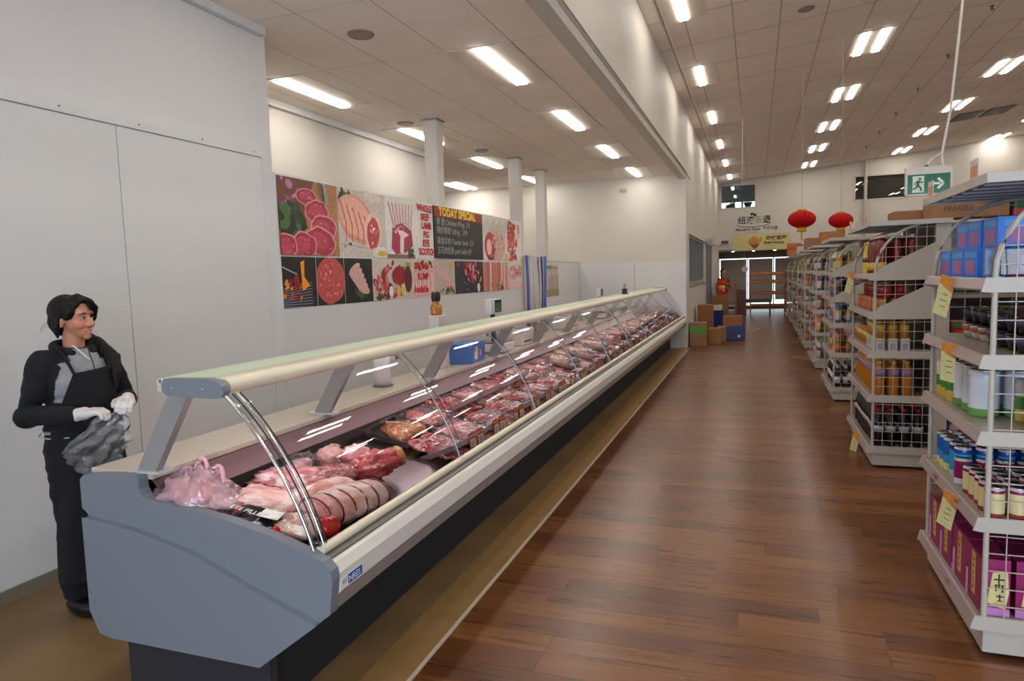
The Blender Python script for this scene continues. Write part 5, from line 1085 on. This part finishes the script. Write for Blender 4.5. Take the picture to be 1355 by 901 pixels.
mb = MB().add([(.015, -.0225, .010), (.085, -.0225, .010), (.085, -.0225, -.010), (.015, -.0225, -.010)], [(3, 2, 1, 0)], C(226, 232, 226)); mb.add(q2((.112, 0), (.07, .045), .011), [(0, 1, 2, 3)], C(226, 232, 226)); mb.add(q2((.112, 0), (.07, -.045), .011), [(0, 1, 2, 3)], C(226, 232, 226)); mb.build('arrow', M_PRINT, t)
MB().tube([(.11, 0, .15), (.10, 0, .26), (.155, 0, .62), (.22, 0, 1.5), (.31, 0, 2.95)], .011, 7, C(206, 200, 192)).build('hanging_rod', M_PLAS, t); MB().tube([(-.02, 0, .155), (.03, 0, .215), (.105, 0, .27)], .008, 6, C(206, 200, 192)).build('cable', M_PLAS, t); MB().box(-.03, -.005, -.01, .01, .15, .165, C(40, 40, 40)).build('cable_gland', M_PLAS, t)
o = MB().tube([(-.28, 16.0, cz(-.28)), (-.30, 16.1, 3.45)], .007, 5, C(196, 190, 180)).build('hanging_cable', M_PLAS); tag(o, 'thin pale cable hanging from hall ceiling left of the lanterns', 'cable')
# ================================================================ FAR END OF THE AISLE
# signs on the header wall
sg = MB().box(-.80, .62, YF - .03, YF - .005, 2.92, 3.78, C(206, 200, 194)).build('shop_sign', M_PRINT); tag(sg, 'pale wall sign with dark Chinese characters above a curved line', 'sign')
def tx(par, s, x, z, size, col, sx=1, bold=.004): text('lettering', s, par, (x, YF - .034, z), (R(90), 0, 0), size, col, .001, 'LEFT', sx, bold)
DK = C(50, 52, 44)
tx(sg, '纽澳', -.66, 3.42, .30, DK, 1, .006); tx(sg, '乐', -.06, 3.42, .28, C(140, 150, 60), 1, .006); tx(sg, '遇', .22, 3.42, .30, DK, 1, .006)
tx(sg, 'Mandarin Farm', -.74, 3.09, .145, C(50, 44, 40), 1, .004); tx(sg, '纽西兰店', .24, 3.11, .13, C(120, 116, 80)); tx(sg, 'supermarket', -.40, 2.98, .075, C(130, 124, 116), 1.1, 0)
MB().tube([(-.70, YF - .036, 3.27), (-.60, YF - .036, 3.215), (-.2, YF - .036, 3.175), (.25, YF - .036, 3.20), (.50, YF - .036, 3.28)], .012, 6, DK).build('curved_line', M_PRINT, sg)
MB().ellip((-.15, YF - .034, 3.66), (.075, .004, .05), col=C(40, 62, 34)).ellip((-.05, YF - .034, 3.62), (.06, .004, .06), col=C(46, 60, 30)).build('leaf_emblem', M_PRINT, sg)
bs_ = MB().box(-.86, 1.20, YF - .028, YF - .004, 2.30, 2.92, C(206, 196, 136)).build('bakery_sign', M_PRINT); tag(bs_, 'pale yellow bakery banner with an orange loaf emblem', 'sign')
MB().ellip((-.08, YF - .032, 2.62), (.20, .006, .19), col=C(206, 136, 52), seg=18).ellip((.16, YF - .032, 2.70), (.05, .006, .09), col=C(206, 160, 60)).build('loaf_emblem', M_PRINT, bs_)
MB().add([(-.20, YF - .042, 2.50), (.12, YF - .042, 2.53), (.0, YF - .042, 2.38), (-.10, YF - .042, 2.36)], [(3, 2, 1, 0)], C(140, 72, 36)).build('emblem_base', M_PRINT, bs_)
tx(bs_, '西饼蛋屋', .34, 2.73, .165, C(110, 62, 40), 1.1); tx(bs_, 'Bread Kitchen', .28, 2.57, .125, C(84, 56, 36), .95)
MB().tube([(.42, YF - .034, 2.48), (.55, YF - .034, 2.46), (.66, YF - .034, 2.48)], .006, 5, C(140, 80, 50)).tube([(.80, YF - .034, 2.50), (.92, YF - .034, 2.48), (1.02, YF - .034, 2.51)], .006, 5, C(140, 80, 50)).build('swash', M_PRINT, bs_)
o = MB().box(-1.25, -1.0, YF - .16, YF - .0, 2.60, 2.70, C(64, 60, 52)).build('door_sensor', M_PLAS); tag(o, 'small dark door sensor box left of the yellow banner', 'sensor')
# bread racks
WD = C(150, 92, 46)
def bread_rack(x0, x1, y, label, n=4):
    t = empty('bread_rack', label, 'rack', ((x0 + x1) / 2, y, 0), group='wooden bread racks'); w = (x1 - x0) / 2
    for s in (-1, 1):
        for q in (-.2, .2): MB().box(s * w - .025, s * w + .025, q - .02, q + .02, 0, 1.35, WD).build('upright', M_PLAS, t)
    for k, z in enumerate((.28, .70, 1.10, 1.38)[:n]): MB().box(-w, w, -.24, .24, z - .03, z, WD).box(-w, w, -.25, -.235, z, z + .06, C(176, 112, 56)).build('shelf', M_PLAS, t)
    return t
bread_rack(-.20, .98, 26.4, 'wooden bread rack in front of the dark blinds, left'); bread_rack(1.02, 2.1, 26.4, 'wooden bread rack partly hidden behind the racks, right')
lo = Proto(tag(MB().ellip((0, 0, .05), (.10, .06, .05), col=C(176, 104, 44), nz=.1).build('bread_loaf', M_MATTE), 'x', 'bread'))
q = 0
for zz, zn in ((.70, 'lower'), (1.10, 'middle'), (1.38, 'top')):
    for k in range(5): lo.put((-.05 + .21 * k, 26.35, zz), .2 * k, 'round brown loaf on left bread rack, %s shelf, %s from left' % (zn, ORD[k]), 'loaves on the bread rack')
t = empty('bakery_counter', 'orange brown wooden till counter at the far end', 'counter', (-.92, 23.4, 0))
for s in (-.30, .30): MB().box(s - .03, s + .03, -.25, .25, 0, 1.15, WD).build('upright', M_PLAS, t)
for z in (.10, .5, .85, 1.12): MB().box(-.33, .33, -.27, .27, z, z + .04, C(168, 106, 56)).build('shelf', M_PLAS, t)
MB().box(.34, .62, -.25, .25, .10, .95, C(104, 44, 40)).build('red_panel', M_PLAS, t)
t = empty('low_table', 'dark low display table in front of bread racks', 'table', (.05, 25.0, 0)); MB().box(-.45, .45, -.3, .3, .45, .56, C(74, 52, 36)).build('top', M_PLAS, t)
for a in (-.4, .4):
    for b in (-.25, .25): MB().box(a - .025, a + .025, b - .025, b + .025, 0, .45, C(90, 60, 40)).build('leg', M_PLAS, t)
t = empty('wall_clock', 'round pale light fitting before the dark blinds', 'lamp', (-.43, 27.9, 1.60)); MB().lathe([(.10, -.02), (.12, 0), (.10, .02)], seg=20, col=C(206, 206, 204)).xf(Matrix.Rotation(R(90), 4, 'X')).build('face', M_PLAS, t); MB().tube([(0, 0, .1), (0, 0, .68)], .008, 6).build('cord', M_PLAS, t); t.name = 'pendant_lamp'
# boxes by the wall
carton((-1.16, 15.05, 0), (.34, .36, .50), C(150, 108, 78), 'box with green printed band and white label, nearest on floor', 0, (C(90, 140, 44), .50, .86))
tb = bpy.data.objects['cardboard_box']
carton((-.84, 15.45, 0), (.26, .30, .34), C(156, 112, 68), 'brown carton right of the green banded box'); carton((-.72, 15.9, 0), (.18, .30, .34), C(160, 120, 80), 'narrow brown carton beside the blue crate')
t = empty('storage_crate', 'dark blue crate with small white badge on the floor', 'crate', (-.46, 16.3, 0)); MB().box(-.22, .22, -.2, .2, 0, .33, C(22, 34, 104)).build('body', M_PLAS, t, bevel=.012); MB().box(-.235, .235, -.215, .215, .29, .33, C(28, 42, 120)).build('rim', M_PLAS, t); MB().lathe([(.03, 0), (.03, .002)], seg=12, col=C(220, 222, 226)).xf(Matrix.Translation((.10, -.2, .1)) @ Matrix.Rotation(R(90), 4, 'X')).build('badge', M_PRINT, t)
carton((-.50, 16.3, .331), (.42, .34, .22), C(160, 110, 78), 'open brown carton standing on the dark blue crate')
carton((-1.12, 16.6, 0), (.34, .4, .80), C(150, 104, 66), 'tall brown carton stack behind the green banded box', 0, (C(120, 80, 50), .48, .52))
carton((-.90, 17.4, 0), (.3, .3, .62), C(30, 46, 110), 'dark blue carton among the brown ones'); carton((-.62, 17.6, 0), (.32, .34, .50), C(26, 40, 100), 'second dark blue carton behind the open carton'); carton((-.88, 17.36, .6225), (.2, .24, .12), C(214, 206, 186), 'small white box on dark blue carton')
carton((-.98, 20.4, 0), (.44, .5, .90), C(146, 104, 62), 'very large brown carton standing upright before the till counter')
t = empty('gift_tin_stack', 'red and yellow tin tower on the largest carton', 'tins', (-.93, 20.35, .901))
for k, c in enumerate((C(206, 34, 26), C(216, 160, 60), C(206, 30, 24))): MB().lathe([(.09, 0), (.10, .01), (.10, .125), (.09, .13)], seg=18, col=c).xf(Matrix.Translation((0, 0, .132 * k))).build('tin', M_GLOSS, t)
o = MB().tube([(-.30, 17.2, .02), (-.2, 16.9, .07), (-.05, 16.9, .17), (.08, 17.1, .20)], .012, 6, C(206, 180, 140)).tube([(-.2, 16.9, .07), (-.28, 17.0, .26)], .010, 6, C(206, 180, 140)).build('packing_strap', M_PLAS); tag(o, 'bent pale plastic packing strap beside the open carton', 'strap')
o = MB().ellip((0, 0, .02), (.05, .05, .02), col=C(220, 214, 200)).build('crumpled_paper', M_MATTE, None, (-.30, 20.0, 0)); tag(o, 'small crumpled white paper on floor by the largest carton', 'paper')
# ================================================================ THE PERSON behind the counter end
def fuse(mb, voxel, smooth=4, factor=.6, disp=None):
    me = bpy.data.meshes.new('f'); me.from_pydata(mb.v, [], mb.f); o = bpy.data.objects.new('f', me); COL.objects.link(o)
    r = o.modifiers.new('r', 'REMESH'); r.mode = 'VOXEL'; r.voxel_size = voxel; r.use_smooth_shade = True
    s = o.modifiers.new('s', 'SMOOTH'); s.factor = factor; s.iterations = smooth
    bpy.context.view_layer.update(); dg = bpy.context.evaluated_depsgraph_get()
    out = bpy.data.meshes.new_from_object(o.evaluated_get(dg)); bpy.data.objects.remove(o); bpy.data.meshes.remove(me)
    if disp:
        for v in out.vertices: v.co = disp(v.co)
    return out
def paint(me, fn, m):
    for a in list(me.color_attributes): me.color_attributes.remove(a)
    a = me.color_attributes.new('Col', 'FLOAT_COLOR', 'POINT'); buf = []
    for v in me.vertices: c = fn(v.co); buf += [c[0], c[1], c[2], 1.0]
    a.data.foreach_set('color', buf); me.materials.clear(); me.materials.append(m); me.polygons.foreach_set('use_smooth', [True] * len(me.polygons)); return me
def put(name, me, parent): o = bpy.data.objects.new(name, me); COL.objects.link(o); o.parent = parent; return o
def limb(mb, pts, rs, seg=14):
    mb.tube(pts, rs, seg)
    for p, r_ in zip(pts, rs): mb.ellip(p, (r_, r_, r_), seg=14, rings=8)
pr = empty('person', 'smiling person in black and grey jacket and black apron with white gloves', 'person', (-3.16, 2.40, 0), R(-7))
HY = R(20)
def H(x, y, z):       # head space -> body space (turned towards the counter)
    c, s = math.cos(HY), math.sin(HY); x += .0; return (x * c - y * s + .012, x * s + y * c, z)
RS, RE, RW_, RH = (0, -.152, 1.262), (-.045, -.215, 1.015), (.185, -.135, 1.020), (.262, -.085, 1.030)
LS, LE, LW, LH = (0, .145, 1.256), (.02, .225, 1.02), (.205, .115, 1.055), (.275, .055, 1.050)
def hand(mb, wrist, palm, up, side, fr, extra=0.0):
    """palm with four bent fingers and a thumb that leaves the side of the palm near its base"""
    w, p = Vector(wrist), Vector(palm); d = (p - w).normalized(); s = Vector(side); s = (s - d * s.dot(d)).normalized(); u = d.cross(s)
    if u.dot(Vector(up)) < 0: u = -u
    limb(mb, [tuple(w), tuple(w.lerp(p, .5))], [.026 + extra, .027 + extra]);
    for k in range(4):
        o_ = (k - 1.5) * .019; ln = (.026, .030, .028, .021)[k]; k0 = p + s * o_ - d * .012
        k1 = p + s * o_ + d * .020; k2 = k1 + (d * .8 - u * .6) * ln; k3 = k2 + (d * .1 - u * 1) * ln * .8
        mb.tube([tuple(w.lerp(p, .35) + s * o_ * .6), tuple(k0)], [.016 + extra, .015 + extra], 10)
        limb(mb, [tuple(k0), tuple(k1), tuple(k2), tuple(k3)], [.0135 + extra, .0105 + fr, .0095 + fr, .0082 + fr], 10)
    b0 = w.lerp(p, .45) + s * -.024; b1 = b0 + (d * .55 - s * .75 - u * .2) * .030; b2 = b1 + (d * .9 - s * .1 - u * .35) * .026; b3 = b2 + (d * .9 + s * .2 - u * .3) * .020
    limb(mb, [tuple(b0), tuple(b1), tuple(b2), tuple(b3)], [.015 + extra, .012 + fr, .0105 + fr, .009 + fr], 10)
B = MB()
B.ellip((0, 0, 1.17), (.095, .140, .145)); B.ellip((0, 0, 1.03), (.088, .120, .13)); B.ellip((-.005, 0, .89), (.105, .150, .12))
limb(B, [(0, -.12, 1.262), (0, .12, 1.255)], [.040, .040])
limb(B, [(-.01, 0, 1.25), (.0, 0, 1.32), H(-.005, 0, 1.40)], [.06, .048, .046])
limb(B, [RS, RE, RW_], [.040, .032, .025]); limb(B, [LS, LE, LW], [.040, .032, .025])
for s in (-1, 1): limb(B, [(-.005, .075 * s, .85), (.015, .08 * s, .46), (-.01, .085 * s, .09)], [.085, .055, .038]); B.ellip((.05, .088 * s, .045), (.11, .04, .035))
hand(B, RW_, RH, (0, 0, 1), (0, -1, -.1), 0.0); hand(B, LW, LH, (0, 0, 1), (0, 1, -.1), 0.0)
# head
HB = []
def he(c, r): B.ellip(H(*c), r if r[0] == r[1] else r, seg=24, rings=16)
he((-.008, 0, 1.487), (.090, .074, .086)); he((.022, 0, 1.442), (.066, .060, .066)); he((.040, 0, 1.400), (.044, .040, .036)); he((.066, 0, 1.372), (.018, .020, .015))
for s in (-1, 1): he((.056, .036 * s, 1.432), (.027, .024, .023)); he((.066, .030 * s, 1.487), (.018, .022, .010)); he((-.002, .074 * s, 1.448), (.016, .007, .027))
B.tube([H(.080, 0, 1.470), H(.095, 0, 1.445), H(.104, 0, 1.431)], [.008, .010, .012], 10); B.ellip(H(.100, 0, 1.430), (.013, .013, .010))
for s in (-1, 1): B.ellip(H(.091, .013 * s, 1.427), (.010, .009, .008))
B.tube([H(.070, -.026, 1.407), H(.084, -.012, 1.4035), H(.087, 0, 1.4025), H(.084, .012, 1.4035), H(.070, .026, 1.407)], [.004, .007, .0075, .007, .004], 8)
B.tube([H(.068, -.022, 1.392), H(.080, -.01, 1.387), H(.083, 0, 1.386), H(.080, .01, 1.387), H(.068, .022, 1.392)], [.004, .0065, .007, .0065, .004], 8)
SK = C(192, 132, 104)
def skincol(co):
    d = co - Vector(H(.085, 0, 1.396)); 
    if abs(d.z) < .0095 and abs(d.y) < .026 and co.x > .068: return C(186, 98, 92)
    for s in (-1, 1):
        if (co - Vector(H(.075, .04 * s, 1.432))).length < .022: return C(204, 128, 106)
    return SK
put('body', paint(fuse(B, .0052, 3, .5), skincol, M_SKIN), pr)
body = pr.children[0]
tm = MB().tube([H(.0720, -.022, 1.4000), H(.0830, -.011, 1.3960), H(.0860, 0, 1.3955), H(.0830, .011, 1.3960), H(.0720, .022, 1.4000)], [.0025, .0045, .005, .0045, .0025], 8, C(232, 226, 216)).build('teeth', M_GLOSS, pr)
for s in (-1, 1):
    e = MB().ellip((0, 0, 0), (.010, .0135, .0048), col=C(210, 200, 192)).xf(Matrix.Translation(H(.0765, .030 * s, 1.4625)) @ Matrix.Rotation(HY + .25 * s, 4, 'Z')).build('eye', M_GLOSS, pr)
    MB().ellip((.0065, 0, 0), (.0055, .0058, .0046), col=C(24, 14, 12)).xf(Matrix.Translation(H(.0765, .030 * s, 1.4625)) @ Matrix.Rotation(HY + .25 * s, 4, 'Z')).build('iris', M_GLOSS, e)
    MB().tube([H(.080, .014 * s, 1.4655), H(.0855, .028 * s, 1.4690), H(.076, .046 * s, 1.4645)], [.0018, .0024, .0014], 6, C(26, 16, 14)).build('eyelash', M_PLAS, pr)
    MB().tube([H(.086, .012 * s, 1.484), H(.084, .030 * s, 1.488), H(.070, .050 * s, 1.482)], [.0026, .0032, .0016], 6, C(28, 20, 18)).build('eyebrow', M_PLAS, pr)
MB().ellip(H(.004, -.084, 1.428), (.005, .005, .005), col=C(230, 230, 230)).build('earring', M_CHROME, pr)
# hair
HM = MB()
HM.ellip(H(-.030, 0, 1.499), (.084, .081, .083), seg=24, rings=16); HM.ellip(H(-.050, 0, 1.450), (.060, .072, .075)); HM.ellip(H(.028, -.040, 1.532), (.045, .036, .026)); HM.ellip(H(.008, -.052, 1.498), (.056, .034, .050)); HM.ellip(H(.016, .050, 1.500), (.058, .036, .056)); HM.ellip(H(.022, .0, 1.550), (.056, .060, .026))
HM.tube([H(.03, -.01, 1.575), H(.085, .020, 1.545), H(.082, .056, 1.510), H(.056, .076, 1.462), H(.044, .080, 1.425)], [.014, .013, .013, .011, .004], 8)
HM.tube([H(.03, -.02, 1.572), H(.075, -.035, 1.545), H(.052, -.070, 1.505), H(.022, -.084, 1.46)], [.013, .013, .013, .006], 8)
HM.tube([H(-.02, -.075, 1.48), H(-.028, -.080, 1.42), H(-.026, -.074, 1.37)], [.02, .018, .006], 8)
HM.tube([H(-.075, .02, 1.44), H(-.06, .07, 1.37), (-.0, .11, 1.330), (.080, .125, 1.27), (.128, .115, 1.18), (.142, .105, 1.10)], [.035, .034, .036, .034, .025, .006], 12)
HM.tube([H(-.06, .04, 1.42), (-.01, .13, 1.33), (.07, .165, 1.25), (.10, .160, 1.17)], [.025, .028, .024, .005], 10)
hm = fuse(HM, .005, 3, .5, lambda co: co + Vector((noise.noise(Vector((co.x * 90, co.y * 90, co.z * 12))), noise.noise(Vector((co.x * 90 + 5, co.y * 90, co.z * 12))), 0)) * .0035)
for a in list(hm.color_attributes): hm.color_attributes.remove(a)
hm.materials.clear(); hm.materials.append(M_HAIR); hm.polygons.foreach_set('use_smooth', [True] * len(hm.polygons)); put('hair', hm, pr)
wi = MB().tube([H(-.07, -.06, 1.46), H(-.11, -.07, 1.43), H(-.125, -.06, 1.40)], .0012, 4, C(30, 24, 20)).tube([H(-.06, -.07, 1.44), H(-.10, -.085, 1.42)], .001, 4, C(30, 24, 20)).build('stray_hair', M_PLAS, pr)
# jacket
J = MB(); J.ellip((0, 0, 1.17), (.122, .170, .165)); J.ellip((0, 0, 1.03), (.118, .152, .14)); J.ellip((-.005, 0, .935), (.125, .168, .075)); limb(J, [(0, -.13, 1.262), (0, .125, 1.254)], [.060, .058]); J.ellip((.0, 0, 1.27), (.085, .11, .06))
RC, LC = Vector(RW_).lerp(Vector(RE), .06), Vector(LW).lerp(Vector(LE), .06)
limb(J, [RS, tuple(Vector(RS).lerp(Vector(RE), .5)), RE, tuple(RC)], [.062, .062, .060, .043]); limb(J, [LS, tuple(Vector(LS).lerp(Vector(LE), .5)), LE, tuple(LC)], [.060, .060, .056, .042])
def fold(co):
    n_ = noise.noise(Vector((co.x * 11, co.y * 11, co.z * 16))) * .009 + noise.noise(Vector((co.x * 26, co.y * 26, co.z * 34))) * .004
    d = Vector((co.x, co.y, 0)); return co + (d.normalized() * n_ if d.length > .01 else Vector())
def segd(p, a, b): a, b = Vector(a), Vector(b); t_ = max(0, min(1, (p - a).dot(b - a) / (b - a).length_squared)); return (p - a.lerp(b, t_)).length
BLK, GRY = C(20, 21, 26), C(150, 150, 154)
def jcol(co):
    d = min(segd(co, RS, RE), segd(co, RE, RW_), segd(co, LS, LE), segd(co, LE, LW))
    if d < .090 and not (abs(co.y) < .122 + .01 * math.sin(co.z * 60)): return BLK
    if d < .075 and co.z < 1.10: return BLK
    if co.x < -.02: return BLK
    if co.z > 1.255 + .10 * (.12 - abs(co.y)): return BLK if abs(co.y) > .07 or co.z > 1.315 else GRY
    return GRY
put('jacket', paint(fuse(J, .0062, 6, .6, fold), jcol, M_CLOTH), pr)
CO = MB()
pts = [(.085 * math.cos(a) - .008, .078 * math.sin(a), 1.315 + .022 * (-math.cos(a)) + .0) for a in [R(38) + (2 * math.pi - R(76)) * k / 16 for k in range(17)]]
limb(CO, pts, [.018] + [.024] * 15 + [.018], 10)
put('collar', paint(fuse(CO, .005, 3, .5), lambda co: BLK, M_CLOTH), pr)
MB().tube([(.068, -.045, 1.335), (.098, -.020, 1.295), (.115, .000, 1.262)], .0045, 6, C(206, 206, 206)).build('zip_band', M_MATTE, pr); MB().tube([(.075, .022, 1.325), (.100, .012, 1.29), (.126, .010, 1.245), (.132, .010, 1.215)], .003, 6, C(30, 30, 32)).build('zip', M_PLAS, pr)
for s in (-1, 1): MB().tube([(.0, .10 * s, 1.335), (.062, .105 * s, 1.315), (.112, .098 * s, 1.255), (.132, .088 * s, 1.205)], [.008] * 4, 6, C(18, 18, 20)).build('apron_strap', M_CLOTH, pr)
# trousers and shoes
T = MB(); T.ellip((-.005, 0, .90), (.120, .165, .09))
for s in (-1, 1): limb(T, [(-.005, .075 * s, .84), (.012, .082 * s, .46), (-.008, .086 * s, .12)], [.098, .075, .066])
put('trousers', paint(fuse(T, .009, 5, .6, fold), lambda co: C(16, 16, 19), M_CLOTH), pr)
for s in (-1, 1): MB().ellip((.045, .09 * s, .038), (.135, .048, .045), col=C(14, 14, 15), fn=lambda p: Vector((p.x, p.y, max(p.z, -.036)))).build('shoe', M_PLAS, pr)
# apron: bib and skirt wrapped round the front
def apr(u, v):
    z = 1.215 - v * 1.02; ph = (u - .5) * 2
    if v < .22: hw = .50 + v / .22 * .55; rx, ry = .142, .178
    else: k = (v - .22) / .78; hw = 1.15 + .22 * k; rx, ry = .150 + .02 * k, .188 + .012 * k
    a = ph * hw; w = .010 * math.sin(a * 9 + 1.5 * v * 3) * min(1, max(0, v - .25) * 2.2)
    dn = noise.noise(Vector((a * 2, v * 5, 4))) * .008
    return ((rx + w + dn) * math.cos(a) - .002, (ry + w + dn) * math.sin(a), z + .006 * math.sin(a * 3))
ap = MB().grid(apr, 40, 60, C(17, 17, 20)).build('apron', M_CLOTH, pr); so = ap.modifiers.new('t', 'SOLIDIFY'); so.thickness = .004
MB().tube([(.12, -.13, .905), (.05, -.182, .905), (-.02, -.190, .91), (-.09, -.14, .912)], .0035, 5, C(186, 186, 186)).build('apron_string', M_MATTE, pr)
# white gloves
for nm_, w_, p_, sd in (('right', RW_, RH, (0, -1, -.1)), ('left', LW, LH, (0, 1, -.1))):
    G = MB(); hand(G, w_, p_, (0, 0, 1), sd, .0022, .004); w0 = Vector(w_); d = (Vector(w_) - Vector(RE if nm_ == 'right' else LE)).normalized(); limb(G, [tuple(w0 - d * .02), tuple(w0 + d * .01)], [.034, .032])
    put('glove', paint(fuse(G, .0030, 2, .5), lambda co: C(216, 210, 208), mat('latex', attr=True, rough=.5, bump=.2, bscale=50)), pr)
# clear plastic bag held between the hands
def pbag(u, v):
    top = Vector((.285, -.075 + .125 * u, 1.015)); 
    L_, R_ = Vector((.26, -.245, .885)), Vector((.30, .055, .875)); lo_l, lo_r = Vector((.22, -.215, .785)), Vector((.27, -.035, .80))
    mid = L_.lerp(R_, u); bot = Vector((.23, -.215, .82)).lerp(Vector((.27, .0, .80)), u) + Vector((0, 0, -.09 * math.sin(math.pi * u * .9)))
    p = top.lerp(mid, min(1, v * 2)) if v < .5 else mid.lerp(bot, v * 2 - 1)
    n_ = .022 * noise.noise(Vector((u * 7, v * 7, 2))) + .010 * noise.noise(Vector((u * 19, v * 14, 8)))
    return (p.x + n_, p.y + n_ * .5, p.z)
bag = MB().grid(pbag, 26, 30, (1, 1, 1)).build('plastic_bag', M_POLY2, None, (-3.16, 2.40, 0)); bag.rotation_euler = (0, 0, R(-7)); so = bag.modifiers.new('t', 'SOLIDIFY'); so.thickness = .003
tag(bag, 'clear crumpled plastic bag dangling from the gloved hands', 'bag')
# distant customer standing by the till
p2 = empty('person', 'distant person with dark hair standing behind the till counter', 'person', (-1.05, 24.3, 0), R(-60))
Q = MB(); Q.ellip((0, 0, 1.15), (.11, .17, .20)); Q.ellip((0, 0, .92), (.12, .16, .14)); limb(Q, [(0, 0, 1.3), (.0, 0, 1.42)], [.05, .045]); Q.ellip((.01, 0, 1.52), (.09, .075, .105), seg=16); Q.ellip((.10, 0, 1.51), (.015, .012, .018))
for s in (-1, 1): limb(Q, [(0, .17 * s, 1.28), (.02, .22 * s, 1.02), (.2, .16 * s, .98), (.27, .14 * s, .98)], [.055, .045, .035, .035]); limb(Q, [(0, .08 * s, .85), (.01, .085 * s, .46), (0, .09 * s, .06)], [.09, .06, .045]); Q.ellip((.05, .09 * s, .04), (.12, .045, .04))
def c2(co):
    if co.z > 1.36: return SK
    if co.z > .88: return C(120, 60, 46) if math.hypot(co.x, co.y) < .3 else SK
    return C(40, 40, 48)
put('body', paint(fuse(Q, .012, 3), c2, M_CLOTH), p2)
MB().ellip((-.025, 0, 1.545), (.105, .095, .11), seg=16).ellip((-.07, 0, 1.42), (.05, .08, .12)).build('hair', M_HAIR, p2)
for s in (-1, 1): MB().ellip((.092, .03 * s, 1.53), (.006, .010, .005), col=C(20, 14, 12)).build('eye', M_PLAS, p2)
MB().ellip((.095, 0, 1.465), (.006, .02, .006), col=C(150, 70, 66)).build('mouth', M_PLAS, p2)
flush_texts()
